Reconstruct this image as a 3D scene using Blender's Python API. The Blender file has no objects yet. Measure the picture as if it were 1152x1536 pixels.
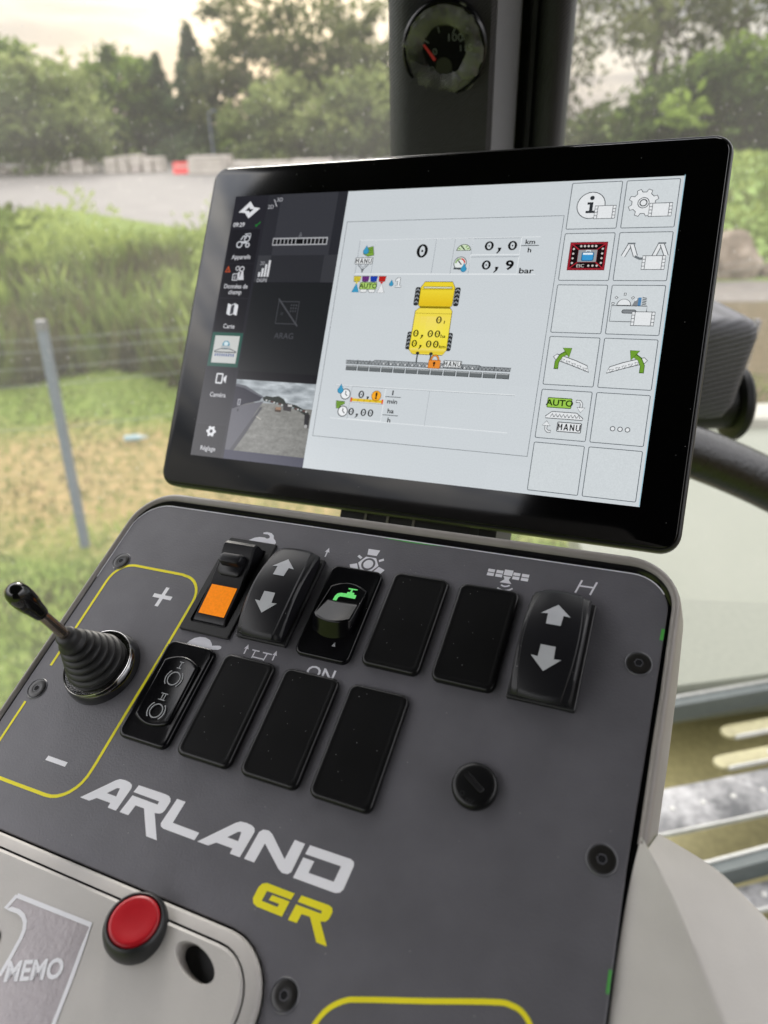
import bpy, bmesh, math, random
from mathutils import Vector, Matrix, noise
from mathutils.geometry import tessellate_polygon
random.seed(7)
sc = bpy.context.scene
COL = sc.collection
MM = 0.001

# ------------------------------------------------------------------ materials
def srgb(r, g, b):
    f = lambda c: (c/255/12.92) if c/255 <= .04045 else ((c/255+.055)/1.055)**2.4
    return (f(r), f(g), f(b), 1)

class NT:
    """small helper around a node tree"""
    def __init__(s, name):
        s.m = bpy.data.materials.new(name); s.m.use_nodes = True
        s.t = s.m.node_tree; s.n = s.t.nodes; s.l = s.t.links
        s.b = s.n['Principled BSDF']; s.out = s.n['Material Output']
    def add(s, typ, **kw):
        x = s.n.new(typ)
        for k, v in kw.items():
            if k.startswith('i_'):
                key = k[2:]; key = int(key) if key.isdigit() else key.replace('_', ' ')
                x.inputs[key].default_value = v
            else: setattr(x, k, v)
        return x
    def link(s, a, b): s.l.new(a, b)
    def coord(s, out='Object'):
        return s.add('ShaderNodeTexCoord').outputs[out]
    def noise(s, scale, detail=3, rough=.5, co=None):
        x = s.add('ShaderNodeTexNoise'); x.inputs['Scale'].default_value = scale
        x.inputs['Detail'].default_value = detail; x.inputs['Roughness'].default_value = rough
        s.link(co or s.coord(), x.inputs['Vector']); return x.outputs['Fac']
    def ramp(s, fac, stops):
        x = s.add('ShaderNodeValToRGB'); e = x.color_ramp.elements
        while len(e) < len(stops): e.new(.5)
        for k, (p, c) in enumerate(stops):
            e[k].position = p; e[k].color = c if len(c) == 4 else (*c, 1)
        s.link(fac, x.inputs[0]); return x.outputs[0]
    def mix(s, fac, a, b, mode='MIX'):
        x = s.add('ShaderNodeMix', data_type='RGBA', blend_type=mode)
        for v, k in ((fac, 0), (a, 6), (b, 7)):
            if hasattr(v, 'is_output'): s.link(v, x.inputs[k])
            else: x.inputs[k].default_value = v
        return x.outputs[2]
    def math(s, op, a, b=0.0, c=None, clamp=False):
        x = s.add('ShaderNodeMath', operation=op, use_clamp=clamp)
        for k, v in enumerate((a, b) if c is None else (a, b, c)):
            if hasattr(v, 'is_output'): s.link(v, x.inputs[k])
            else: x.inputs[k].default_value = v
        return x.outputs[0]
    def bump(s, h, strength=.3, dist=.0005):
        x = s.add('ShaderNodeBump'); x.inputs['Strength'].default_value = strength
        x.inputs['Distance'].default_value = dist
        s.link(h, x.inputs['Height']); s.link(x.outputs[0], s.b.inputs['Normal'])
    def dust(s, scale=350, thr=.06, keep=.72, co=None):
        """sparse tiny specks of lint: 1 where there is a speck"""
        v = s.add('ShaderNodeTexVoronoi'); v.inputs['Scale'].default_value = scale
        s.link(co or s.coord(), v.inputs['Vector'])
        near = s.math('LESS_THAN', v.outputs['Distance'], thr)
        sep = s.add('ShaderNodeSeparateColor'); s.link(v.outputs['Color'], sep.inputs[0])
        on = s.math('GREATER_THAN', sep.outputs[0], keep)
        return s.math('MULTIPLY', near, on)

def plastic(name, col, rough=.45, spec=.5, grain=0, grain_scale=1500, var=.12, dust=0, dustcol=(.35,.35,.36,1), metal=0, coat=0, smudge=.0):
    t = NT(name); b = t.b
    n = t.noise(60, 4)
    dark = tuple(c*(1-var) for c in col[:3])+(1,); lite = tuple(min(1, c*(1+var)) for c in col[:3])+(1,)
    c = t.ramp(n, [(.3, dark), (.7, lite)])
    if dust:
        c = t.mix(t.math('MULTIPLY', t.dust(keep=1-dust*.3), .8), c, dustcol)
    t.link(c, b.inputs['Base Color'])
    b.inputs['Roughness'].default_value = rough
    if smudge:
        r = t.math('MULTIPLY_ADD', t.noise(35, 5), smudge, rough-smudge*.5)
        t.link(r, b.inputs['Roughness'])
    b.inputs['Specular IOR Level'].default_value = spec
    b.inputs['Metallic'].default_value = metal
    b.inputs['Coat Weight'].default_value = coat
    if grain: t.bump(t.noise(grain_scale, 2), grain, .0002)
    return t.m

M_plate  = plastic('console_plate', srgb(94, 93, 98), .42, .5, grain=.6, grain_scale=1100, var=.09, dust=.5, smudge=.14)
M_rim    = plastic('warm_grey_moulding', srgb(144, 139, 134), .42, .4, grain=.25, grain_scale=1400, var=.05, smudge=.1)
M_wing   = plastic('pale_beige_moulding', srgb(200, 196, 190), .5, .4, grain=.35, grain_scale=1300, var=.04, smudge=.1)
M_mod    = plastic('beige_keypad_moulding', srgb(190, 186, 181), .42, .45, grain=.25, grain_scale=1200, var=.05)
M_gap    = plastic('shadow_gap', (.006, .006, .007, 1), .7, .2)
M_blank  = plastic('satin_black_plastic', (.006, .006, .0065, 1), .3, .3, grain=.12, grain_scale=1200, dust=.8, smudge=.12)
M_gloss  = plastic('gloss_black_plastic', (.0035, .0035, .0045, 1), .2, .3, dust=.4, smudge=.1)
M_rocker = plastic('rocker_black_plastic', (.009, .009, .011, 1), .34, .32, grain=.1, dust=.4, smudge=.1)
M_matblk = plastic('matte_black_plastic', (.013, .013, .014, 1), .5, .4, grain=.3, grain_scale=800)
M_white  = plastic('white_print', srgb(236, 236, 240), .5, .3, var=.03)
M_symbol = plastic('pale_grey_print', srgb(224, 224, 230), .5, .3, var=.05)
M_yellow = plastic('yellow_print', srgb(238, 226, 40), .5, .3, var=.05)
M_rubber = plastic('rubber_boot', (.022, .022, .023, 1), .5, .4, grain=.3, grain_scale=700, var=.2)
M_chrome = plastic('polished_chrome', (.62, .61, .6, 1), .12, .5, metal=1)
M_darkmetal = plastic('dark_polished_collar', (.16, .16, .165, 1), .1, .5, metal=1)
M_steel  = plastic('brushed_steel', (.42, .36, .32, 1), .25, .5, metal=1)
M_knob   = plastic('lever_knob_black', (.006, .006, .006, 1), .12, .6)
M_red    = plastic('red_button_plastic', srgb(172, 14, 28), .38, .5, var=.05)
M_collar = plastic('button_collar', (.016, .017, .018, 1), .4, .5, grain=.15)
M_screw  = plastic('black_oxide_screw', (.012, .011, .01, 1), .35, .6, var=.3)
M_screwring = plastic('screw_countersink', srgb(92, 92, 97), .35, .6)
M_arrow  = plastic('frosted_arrow', srgb(178, 180, 184), .5, .4, var=.1)
M_label  = plastic('printed_icon', srgb(150, 152, 155), .5, .3)
M_film   = plastic('green_film', srgb(80, 170, 75), .4, .4)
M_edge   = plastic('bare_edge_highlight', srgb(215, 215, 220), .3, .5)
M_chassis = plastic('monitor_chassis', (.011, .011, .012, 1), .42, .5, grain=.2)
M_sticker = plastic('smoked_sticker', srgb(168, 160, 163), .25, .6, grain=.6, grain_scale=500, var=.12)

def bezelglass():
    t = NT('monitor_glass'); b = t.b
    d = t.dust(scale=260, thr=.07, keep=.8)
    t.link(t.mix(t.math('MULTIPLY', d, .5), (.0012, .0012, .0015, 1), (.2, .2, .2, 1)), b.inputs['Base Color'])
    b.inputs['Roughness'].default_value = .13
    t.link(t.math('MULTIPLY_ADD', t.noise(25, 5), .10, .05), b.inputs['Roughness'])
    b.inputs['Specular IOR Level'].default_value = .4
    return t.m
M_glassblk = bezelglass()

def display_mat():
    t = NT('lit_display'); b = t.b
    a = t.add('ShaderNodeAttribute', attribute_name='Col')
    g = t.noise(1800, 1)
    f = t.math('MULTIPLY_ADD', g, .22, .89)
    c = t.mix(1.0, a.outputs['Color'], (1, 1, 1, 1), 'MULTIPLY')
    b.inputs['Base Color'].default_value = (.001, .001, .0015, 1)
    t.link(c, b.inputs['Emission Color']); t.link(f, b.inputs['Emission Strength'])
    b.inputs['Roughness'].default_value = .22
    b.inputs['Specular IOR Level'].default_value = .5
    return t.m
M_display = display_mat()

def emit(name, col, s, rough=.4):
    t = NT(name); t.b.inputs['Base Color'].default_value = tuple(c*.2 for c in col[:3])+(1,); t.b.inputs['Specular IOR Level'].default_value = .25
    n = t.noise(900, 1)
    t.link(t.ramp(n, [(.3, tuple(c*.85 for c in col[:3])), (.7, col)]), t.b.inputs['Emission Color'])
    t.b.inputs['Emission Strength'].default_value = s
    t.b.inputs['Roughness'].default_value = rough
    return t.m
M_orange = emit('orange_lens', srgb(253, 140, 0), .8)
M_green  = emit('green_lit_symbol', srgb(120, 240, 130), .7)

# ------------------------------------------------------------------ mesh helpers
class MB:
    def __init__(s): s.v = []; s.f = []; s.mi = []; s.mats = []
    def mat(s, m):
        if m not in s.mats: s.mats.append(m)
        return s.mats.index(m)
    def face(s, pts, m):
        k = len(s.v); s.v += [tuple(p) for p in pts]; s.f.append(tuple(range(k, k+len(pts)))); s.mi.append(s.mat(m))
    def loft(s, loops, m, cap0=False, cap1=True, closed=True):
        k = len(s.v); n = len(loops[0]); mi = s.mat(m)
        for L in loops: s.v += [tuple(p) for p in L]
        for a in range(len(loops)-1):
            for b in range(n if closed else n-1):
                c = (b+1) % n
                s.f.append((k+a*n+b, k+a*n+c, k+(a+1)*n+c, k+(a+1)*n+b)); s.mi.append(mi)
        if cap1: s.f.append(tuple(k+(len(loops)-1)*n+b for b in range(n))); s.mi.append(mi)
        if cap0: s.f.append(tuple(k+b for b in reversed(range(n)))); s.mi.append(mi)
    def polys(s, outlines, z, m):
        """flat filled shape: first outline outer, the rest holes"""
        O = [[Vector((x, y, 0)) for x, y in o] for o in outlines]
        tri = tessellate_polygon(O); fl = [p for o in O for p in o]
        k = len(s.v); s.v += [(p.x, p.y, z) for p in fl]
        mi = s.mat(m)
        for a, b, c in tri:
            A, B, C = fl[a], fl[b], fl[c]
            cr = (B-A).cross(C-A).z
            if abs(cr) < 1e-16: continue
            s.f.append((k+a, k+b, k+c) if cr > 0 else (k+a, k+c, k+b)); s.mi.append(mi)
    def build(s, name, parent=None, smooth=True, angle=40, matrix=None, label=None, kind=None, flip=False):
        me = bpy.data.meshes.new(name); me.from_pydata(s.v, [], s.f)
        for m in s.mats: me.materials.append(m)
        me.polygons.foreach_set('material_index', s.mi)
        bm = bmesh.new(); bm.from_mesh(me)
        bmesh.ops.remove_doubles(bm, verts=bm.verts, dist=1e-7)
        if flip is None: bmesh.ops.recalc_face_normals(bm, faces=bm.faces)
        bm.to_mesh(me); bm.free()
        if smooth:
            me.polygons.foreach_set('use_smooth', [True]*len(me.polygons))
            me.set_sharp_from_angle(angle=math.radians(angle))
        me.update()
        o = bpy.data.objects.new(name, me); COL.objects.link(o)
        if parent: o.parent = parent
        elif matrix: o.matrix_world = matrix
        if label: o['label'] = label
        if kind: o['kind'] = kind
        return o

def rr(x0, y0, x1, y1, r, n=6):
    """rounded rectangle, panel mm (y down) -> counter-clockwise list in metres (y up)"""
    rs = r if isinstance(r, (list, tuple)) else (r, r, r, r)     # TL TR BR BL
    out = []
    Y0, Y1 = -y1, -y0
    for (cx, cy, sx, sy, a0, q) in ((x1, Y1, -1, -1, 0, rs[1]), (x0, Y1, 1, -1, 90, rs[0]), (x0, Y0, 1, 1, 180, rs[3]), (x1, Y0, -1, 1, 270, rs[2])):
        for k in range(n+1):
            a = math.radians(a0+90*k/n)
            out.append(((cx+sx*q+q*math.cos(a))*MM, (cy+sy*q+q*math.sin(a))*MM))
    return out
def at(L, h): return [(x, y, h*MM) for x, y in L]
def circ(cx, cy, r, n=32, h=None, ry=None):
    L = [((cx+r*math.cos(2*math.pi*k/n))*MM, (-cy+(ry or r)*math.sin(2*math.pi*k/n))*MM) for k in range(n)]
    return L if h is None else at(L, h)
def pp(pts): return [(x*MM, -y*MM) for x, y in pts]
def strip(pts, w, closed=False):
    """polyline (mm, y down) with width -> list of quads outlines"""
    n = len(pts); L = []; R = []
    for i in range(n):
        if closed: a, b = pts[i-1], pts[(i+1) % n]
        else: a, b = pts[max(0, i-1)], pts[min(n-1, i+1)]
        dx, dy = b[0]-a[0], b[1]-a[1]; q = math.hypot(dx, dy) or 1
        nx, ny = -dy/q*w/2, dx/q*w/2
        L.append((pts[i][0]+nx, pts[i][1]+ny)); R.append((pts[i][0]-nx, pts[i][1]-ny))
    quads = []
    for i in range(n if closed else n-1):
        j = (i+1) % n
        quads.append([L[i], L[j], R[j], R[i]])
    return quads
def arc(cx, cy, r, a0, a1, n=12, ry=None):
    return [(cx+r*math.cos(math.radians(a0+(a1-a0)*k/n)), cy+(ry or r)*math.sin(math.radians(a0+(a1-a0)*k/n))) for k in range(n+1)]
def tube(mb, pts, radii, m, n=12, caps=True):
    loops = []; ref = None
    for i, p in enumerate(pts):
        p = Vector(p); a = Vector(pts[max(0, i-1)]); b = Vector(pts[min(len(pts)-1, i+1)])
        d = (b-a).normalized()
        if ref is None: ref = d.orthogonal().normalized()
        u = (ref-d*ref.dot(d)).normalized(); v = d.cross(u); ref = u
        r = radii[i] if isinstance(radii, (list, tuple)) else radii
        loops.append([tuple(p+(u*math.cos(2*math.pi*k/n)+v*math.sin(2*math.pi*k/n))*r) for k in range(n)])
    mb.loft(loops, m, caps, caps)
def lathe(mb, cx, cy, prof, m, n=40):
    """prof: (radius, height) mm, about an axis along the panel normal"""
    loops = [circ(cx, cy, max(r, .001), n, h) for r, h in prof]
    mb.loft(loops, m, False, True)

_tc = {}
def text_tris(s, bold=0.0):
    """outline text -> triangles in em units, x from 0"""
    key = (s, bold)
    if key in _tc: return _tc[key]
    cu = bpy.data.curves.new('t', 'FONT'); cu.body = s; cu.size = 1; cu.offset = bold; cu.resolution_u = 3
    o = bpy.data.objects.new('t', cu); COL.objects.link(o)
    me = bpy.data.meshes.new_from_object(o.evaluated_get(bpy.context.evaluated_depsgraph_get()))
    v = [(p.co.x, p.co.y) for p in me.vertices]; f = [tuple(p.vertices) for p in me.polygons]
    if v:
        x0 = min(p[0] for p in v); x1 = max(p[0] for p in v); y0 = min(p[1] for p in v); y1 = max(p[1] for p in v)
    else: x0 = x1 = y0 = y1 = 0
    bpy.data.objects.remove(o); bpy.data.curves.remove(cu); bpy.data.meshes.remove(me)
    _tc[key] = (v, f, x0, x1, y0, y1); return _tc[key]

def root(name, mat, label, cat, group=None):
    o = bpy.data.objects.new(name, None); COL.objects.link(o); o.matrix_world = mat
    o.empty_display_size = .05
    o['label'] = label; o['category'] = cat
    if group: o['group'] = group
    return o
def tag(o, label=None, cat=None, group=None, kind=None):
    if label: o['label'] = label
    if cat: o['category'] = cat
    if group: o['group'] = group
    if kind: o['kind'] = kind
    return o
def copypart(o, parent, dx=0, dy=0, **kw):
    c = o.copy(); COL.objects.link(c); c.parent = parent
    c.location = o.location + Vector((dx*MM, -dy*MM, 0))
    for k, v in kw.items(): c[k] = v
    for g in o.children:
        d = g.copy(); COL.objects.link(d); d.parent = c
    return c

# ------------------------------------------------------------------ camera (origin = eye, ground 2.9 m below)
CW = Matrix(((0.99977, -0.0214, 0), (-0.01021, -0.47687, 0.87892), (-0.01881, -0.87871, -0.47698)))  # lens axes (right, down, forward) -> world
GZ = -2.9
cam = bpy.data.cameras.new('camera'); co = bpy.data.objects.new('camera', cam); COL.objects.link(co)
co.matrix_world = (CW @ Matrix(((1, 0, 0), (0, -1, 0), (0, 0, -1)))).to_4x4()
cam.sensor_fit = 'VERTICAL'; cam.sensor_height = 36; cam.sensor_width = 27; cam.lens = 1065/1536*36
cam.clip_start = .01; cam.clip_end = 2000
cam.dof.use_dof = True; cam.dof.focus_distance = .315; cam.dof.aperture_fstop = cam.lens/2.9
sc.camera = co

def frame(R, t):
    R = Matrix(R); X = CW @ R.col[0]; Y = -(CW @ R.col[1]); Z = X.cross(Y); T = CW @ Vector(t)
    m = Matrix.Identity(4)
    for i in range(3): m[i][0], m[i][1], m[i][2], m[i][3] = X[i], Y[i], Z[i], T[i]*MM
    return m
PANEL = frame([[0.91173, -0.334, 0.23913], [0.11912, 0.7721, 0.62424], [-0.39313, -0.54065, 0.74374]], (5.47, 27.0, 309.52))
SCREEN = frame([[0.91997, -0.15758, 0.35892], [0.1257, 0.98588, 0.11066], [-0.37129, -0.05669, 0.92679]], (14.39, -98.94, 387.57))

# =================================================================== CONTROL CONSOLE
con = root('control_console', PANEL, 'dark grey switch panel with grey rim, rocker switches and ARLAND GR lettering, in the foreground', 'control panel')

def plate_outline(off=0):
    L = rr(-151.5+off, -18+off, 110.3-off, 300, (17-off, 15-off, 0.1, 0.1), 10)
    # cut the lower left corner away for the keypad module
    L = [p for p in L if not (p[1] < -.29)]
    i = max(range(len(L)), key=lambda k: 0)
    return L
top = rr(-151.5, -18, 110.3, 300, (17, 15, .1, .1), 10)
arcR = top[0:11]; arcL = top[11:22]
def plate_loop(o):
    sx = lambda x, y: (x, y)
    R = rr(-151.5+o, -18+o, 110.3-o, 300, (17-o, 15-o, .1, .1), 10)
    L = list(R[0:22])
    L += pp([(-151.5+o, 60), (-151.5+o, 144.2-o), (-8, 144.2-o)])
    L += pp([(-8+20*math.sin(a), 164.2-20*math.cos(a)) for a in [math.radians(q) for q in (15, 30, 45, 60, 75, 90)]] if o == 0 else [(-8+(20+o)*math.sin(a), 164.2-(20+o)*math.cos(a)) for a in [math.radians(q) for q in (15, 30, 45, 60, 75, 90)]])
    L += pp([(12+o, 260), (110.3-o, 260), (108.9-o, 120), (108.7-o, 90), (109.6-o, 50)])
    return L
mb = MB()
a, b = plate_loop(0), plate_loop(.35)
mb.loft([at(a, -2.5), at(a, -.25), at(b, 0)], M_plate, False, False)
mb.polys([b], 0, M_plate)
plate = mb.build('faceplate', con, smooth=False)
# thin bare metal edge along the plate top, its highlight painted in pale
mb = MB()
edge = [(-151.3+ (0), 30), (-151.3, 5)] + [(-134.4-17.0*math.cos(math.radians(q)), -1-17.0*math.sin(math.radians(q))) for q in range(10, 91, 10)] + [(-60, -18), (20, -18)] + [(95.2+15.0*math.sin(math.radians(q)), -3-15.0*math.cos(math.radians(q))) for q in range(0, 61, 10)]
for q in strip(edge, .5): mb.polys([pp(q)], .16*MM, M_edge)
mb.build('plate_edge', con, smooth=False)
for pts_, lb_ in (([(-17, -18.2), (24, -18.2), (10, -17.3), (0, -17.05), (-10, -17.4)], 'green sliver of protective film at the top edge of the plate'), ([(109.0, 4.6), (110.2, 4.6), (110.0, 9.4), (108.8, 9.4)], 'green fleck of protective film by the upper right screw'), ([(107.9, 118), (108.7, 118), (108.8, 124), (108.0, 124)], 'dark green fleck of film lower on the right edge')):
    mb = MB(); mb.polys([pp(pts_)], .12*MM, M_film)
    mb.build('protective_film_remnant', con, smooth=False, label=lb_)

# rim and housing body, lofted round the plate
N = 10
def ring(x0, y0, x1, y1, rtl, rtr):
    R = rr(x0, y0, x1, 300, (rtl, rtr, .1, .1), N)[0:2*(N+1)]
    return R
def openloop(x0, y0, x1, rtl, rtr, yl, yr, h, dxl=0, dxr=0):
    R = ring(x0, y0, x1, 0, rtl, rtr)
    L = pp([(x1+dxr, yr), (x1+dxr*.6, yr*.6), (x1, 30)]) + R + pp([(x0, 40), (x0+dxl, yl)])
    return [(x, y, h*MM) for x, y in L]
mb = MB()
prof = [(-152.0, -21.6, 110.9, 17.5, 16.6, -9), (-152.0, -21.7, 111.2, 17.5, 16.8, -4), (-152.2, -21.9, 111.5, 18, 17, -.4), (-152.6, -22.5, 112.0, 19, 18, .6),
        (-153.2, -23.6, 112.7, 20, 19, 1.2), (-154.2, -25.2, 113.5, 21, 20, 1.0), (-155.0, -26.1, 114.3, 22, 21, 0), (-155.6, -26.9, 114.9, 22.5, 21.5, -2.5),
        (-155.6, -27.2, 116.4, 23, 22, -14), (-153, -26, 117.4, 23, 22, -60)]
mb.loft([openloop(x0, y0, x1, a, b, 200, 82, h, dxr=(-.6)) for x0, y0, x1, a, b, h in prof[:3]], M_matblk, False, False, closed=False)  # inner wall of the rim coloured black to stand in for recess shade
mb.loft([openloop(x0, y0, x1, a, b, 200, 82, h, dxr=(-.6)) for x0, y0, x1, a, b, h in prof[2:]], M_rim, False, False, closed=False)
rim = mb.build('rim', con, angle=60, label='raised warm grey rim around the plate')
# recess floor under plate gap
mb = MB()
mb.polys([pp([(-153, 2), (-148, -12), (-138, -21.5), (96, -22), (106, -17), (112, -6), (111.5, 150), (111, 262), (-153, 262)])], -3*MM, M_gap)
mb.build('recess', con, smooth=False)

# wing shaped armrest moulding at the right
mb = MB()
rows = [  # inner(plate side), mid crease, ridge, outer silhouette, wall low   (x, y, h)
 [(111.6, 80, 1.0), (112.6, 81, 1.4), (114.0, 83, 2.0), (117.0, 71.6, -19), (118, 71, -60)],
 [(110.4, 91, -1.2), (116.0, 92.5, .4), (122.0, 94.3, 3.0), (134.0, 76.7, -20), (136, 76, -60)],
 [(109.8, 104, -1.6), (119, 105, .6), (129.2, 106.3, 3.2), (143.7, 82.8, -20), (147, 82, -60)],
 [(109.6, 120, -1.8), (123, 120.6, .8), (137.6, 121.4, 3.4), (155, 91.5, -20), (160, 91, -60)],
 [(110.2, 150, -1.8), (132, 151, 1.0), (155, 152, 3.5), (183, 118, -21), (190, 118, -60)],
 [(110.6, 200, -1.8), (142, 201, 1.0), (176, 202, 3.0), (220, 165, -24), (228, 165, -60)],
 [(110.6, 262, -1.8), (150, 262, 1.0), (196, 262, 2.0), (255, 230, -30), (262, 230, -60)]]
def sm(rows, k=4):
    out = []
    for i in range(len(rows)-1):
        for j in range(k):
            t = j/k; r = []
            for c in range(len(rows[0])):
                p0 = Vector(rows[max(0, i-1)][c]); p1 = Vector(rows[i][c]); p2 = Vector(rows[i+1][c]); p3 = Vector(rows[min(len(rows)-1, i+2)][c])
                r.append(.5*((2*p1)+(p2-p0)*t+(2*p0-5*p1+4*p2-p3)*t*t+(3*p1-p0-3*p2+p3)*t**3))
            out.append(r)
    out.append([Vector(p) for p in rows[-1]]); return out
rs = sm(rows)
def bevelrow(r):
    i, m, g, o, w = r
    k = .10; q = .12
    return [i+Vector((0, 0, -3)), i, m, g.lerp(m, .08), g+Vector((0, 0, -.1)), g.lerp(o, .05), g.lerp(o, .5)+Vector((0, 0, .8)), o.lerp(g, .14)+Vector((0, 0, .6)), o.lerp(g, .04), o+Vector((0, 0, -1.5)), w]
mb.loft([[(p.x*MM, -p.y*MM, p.z*MM) for p in bevelrow(r)] for r in rs], M_wing, False, False, closed=False)
wing = mb.build('armrest_wing', con, angle=50, label='pale beige moulding that widens like a wing at the lower right')

def smooth_path(L, k=6):
    out = []
    for i in range(len(L)-1):
        p0, p1, p2, p3 = L[max(0, i-1)], L[i], L[i+1], L[min(len(L)-1, i+2)]
        for j in range(k):
            t = j/k; out.append(tuple(.5*((2*p1[c])+(p2[c]-p0[c])*t+(2*p0[c]-5*p1[c]+4*p2[c]-p3[c])*t*t+(3*p1[c]-p0[c]-3*p2[c]+p3[c])*t**3) for c in (0, 1)))
    return out+[L[-1]]
# ---- printed markings
mb = MB()
A1 = [(-91.2, 124), (-86.4, 124), (-83.8, 122.2), (-76.9, 122.2), (-77.0, 124), (-72.8, 124), (-71.3, 114.8), (-71.9, 113.7), (-73.3, 113.1), (-75.7, 112.9), (-78.2, 113.1), (-79.8, 114.0)]
A1h = [(-80.6, 119.4), (-75.9, 119.4), (-76.2, 116.3), (-77.4, 116.5)]
R1 = [(-68.9, 113), (-55.8, 112.9), (-54.1, 113.1), (-53.0, 113.7), (-52.3, 114.8), (-52.8, 118.3), (-53.3, 119.2), (-54.4, 119.9), (-56.4, 120.2), (-50.1, 128.4), (-55.1, 128.4), (-61.7, 120.0), (-65.8, 120.0), (-66.7, 124.0), (-71.0, 124.0), (-69.3, 117.1), (-57.0, 117.2), (-57.0, 116.0), (-69.6, 115.9)]
L1 = [(-50.2, 113.1), (-46.2, 113.1), (-47.2, 121.2), (-35.1, 121.3), (-35.6, 124.1), (-49.8, 124.1), (-51.2, 123.7), (-51.9, 122.6)]
A2 = [(x+56.9, y+.15) for x, y in A1]; A2h = [(x+56.9, y+.15) for x, y in A1h]
NN = [(-14.1, 124.1), (-9.9, 124.1), (-8.9, 117.3), (-0.5, 123.3), (1.4, 124.1), (3.4, 123.9), (4.5, 122.9), (5.5, 113.2), (1.3, 113.1), (0.4, 119.9), (-7.6, 113.7), (-9.5, 113.0), (-11.6, 113.3), (-12.8, 114.5)]
DD = [(7.4, 113.1), (23.1, 113.0), (24.5, 113.5), (25.0, 114.7), (24.2, 122.3), (23.4, 123.6), (21.8, 124.2), (5.8, 124.3), (6.7, 117.4), (11.0, 117.4), (10.5, 121.3), (20.1, 121.2), (20.7, 116.1), (6.9, 116.2)]
for sh in ([A1, A1h], [R1], [L1], [A2, A2h], [NN], [DD]): mb.polys([pp(q) for q in sh], .1*MM, M_white)
mb.build('lettering', con, smooth=False, label='white slanted capitals ARLAND printed on the plate')
mb = MB()
GG = [(8.5, 128.5), (8.0, 130.6), (-1.3, 130.7), (-1.8, 134.0), (4.3, 134.0), (4.6, 133.0), (0.5, 133.0), (1.0, 131.3), (7.8, 131.2), (7.1, 136.1), (-2.7, 136.1), (-4.4, 135.5), (-5.2, 134.2), (-4.8, 130.6), (-4.0, 129.2), (-2.4, 128.5)]
R2 = [(11.0, 128.3), (21.2, 128.1), (22.6, 128.5), (23.2, 129.6), (22.8, 131.9), (22.0, 132.9), (20.3, 133.3), (25.2, 139.1), (21.4, 139.1), (16.4, 133.2), (13.3, 133.3), (12.8, 136.2), (9.5, 136.3), (10.3, 131.3), (19.6, 131.2), (19.7, 130.4), (10.5, 130.4)]
mb.polys([pp(GG)], .1*MM, M_yellow); mb.polys([pp(R2)], .1*MM, M_yellow)
mb.build('lettering', con, smooth=False, label='yellow slanted capitals GR below the white name')
# yellow outline stripe round the joystick, and the one at the bottom
mb = MB()
yl = [(-144.2, 78)] + [(-144.2, 60), (-144.2, 31)] + arc(-133.2, 31, 11, 180, 270, 8) + [(-120, 20), (-104, 20)] + arc(-103, 32.5, 12.2, 270, 360, 8)[0:] + [(-91.2, 60), (-92.3, 90), (-92.8, 110)] + arc(-107.0, 113.5, 14.0, 0, 90, 8) + [(-125, 127.6), (-151, 127.6)]
for q in strip(yl, 1.35): mb.polys([pp(q)], .1*MM, M_yellow)
yl = [(-145.0, 96), (-145.0, 120), (-145.4, 144)]
for q in strip(yl, 1.2): mb.polys([pp(q)], .1*MM, M_yellow)
mb.build('outline_stripe', con, smooth=False, label='yellow rounded outline around the joystick')
mb = MB()
yl = smooth_path([(27.5, 170), (28.8, 161), (31.4, 154.6), (36.0, 150.4), (41.5, 148.2), (59.9, 142.3), (78.5, 136.2), (83.5, 135.3), (87.5, 136.2), (91.0, 140), (96, 150)])
for q in strip(yl, 1.5): mb.polys([pp(q)], .1*MM, M_yellow)
mb.build('outline_stripe', con, smooth=False, label='yellow outline at the lower edge of the plate')
# plus / minus
mb = MB()
mb.polys([pp([(-113.4, 32.4), (-109.2, 32.4), (-109.0, 28.2), (-107.0, 28.2), (-107.2, 32.4), (-102.7, 32.4), (-102.7, 34.4), (-107.2, 34.4), (-107.4, 38.7), (-109.4, 38.7), (-109.2, 34.4), (-113.4, 34.4)])], .1*MM, M_white)
mb.build('symbol', con, smooth=False, label='white plus sign')
mb = MB(); mb.polys([pp([(-116.7, 113.7), (-105.8, 113.7), (-105.9, 115.6), (-116.9, 115.6)])], .1*MM, M_white)
mb.build('symbol', con, smooth=False, label='white minus sign')
# hare
mb = MB()
mb.polys([pp([(-80.6, -3.5), (-79.6, -5.0), (-77.2, -6.9), (-74.6, -7.8), (-71.8, -7.9), (-70.4, -7.4), (-69.2, -8.0), (-69.6, -9.2), (-71.2, -9.9), (-73.6, -9.8), (-74.0, -10.6), (-72.0, -11.2), (-69.4, -10.9), (-67.6, -9.7), (-67.0, -8.2), (-65.6, -7.2), (-64.6, -6.0), (-64.6, -5.0), (-66.2, -3.5)])], .1*MM, M_symbol)
mb.build('symbol', con, smooth=False, label='pale hare symbol above the orange switch')
mb = MB()
mb.polys([pp([(-82.4, 53.2), (-81.4, 51.3), (-79.8, 49.6), (-77.5, 48.5), (-74.6, 48.2), (-71.8, 48.8), (-69.9, 50.3), (-69.4, 51.2), (-65.9, 50.4), (-64.7, 50.6), (-64.4, 51.5), (-65.4, 52.4), (-68.6, 53.0), (-69.0, 54)])], .1*MM, M_symbol)
mb.build('symbol', con, smooth=False, label='pale tortoise symbol above the brake switch')
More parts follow.
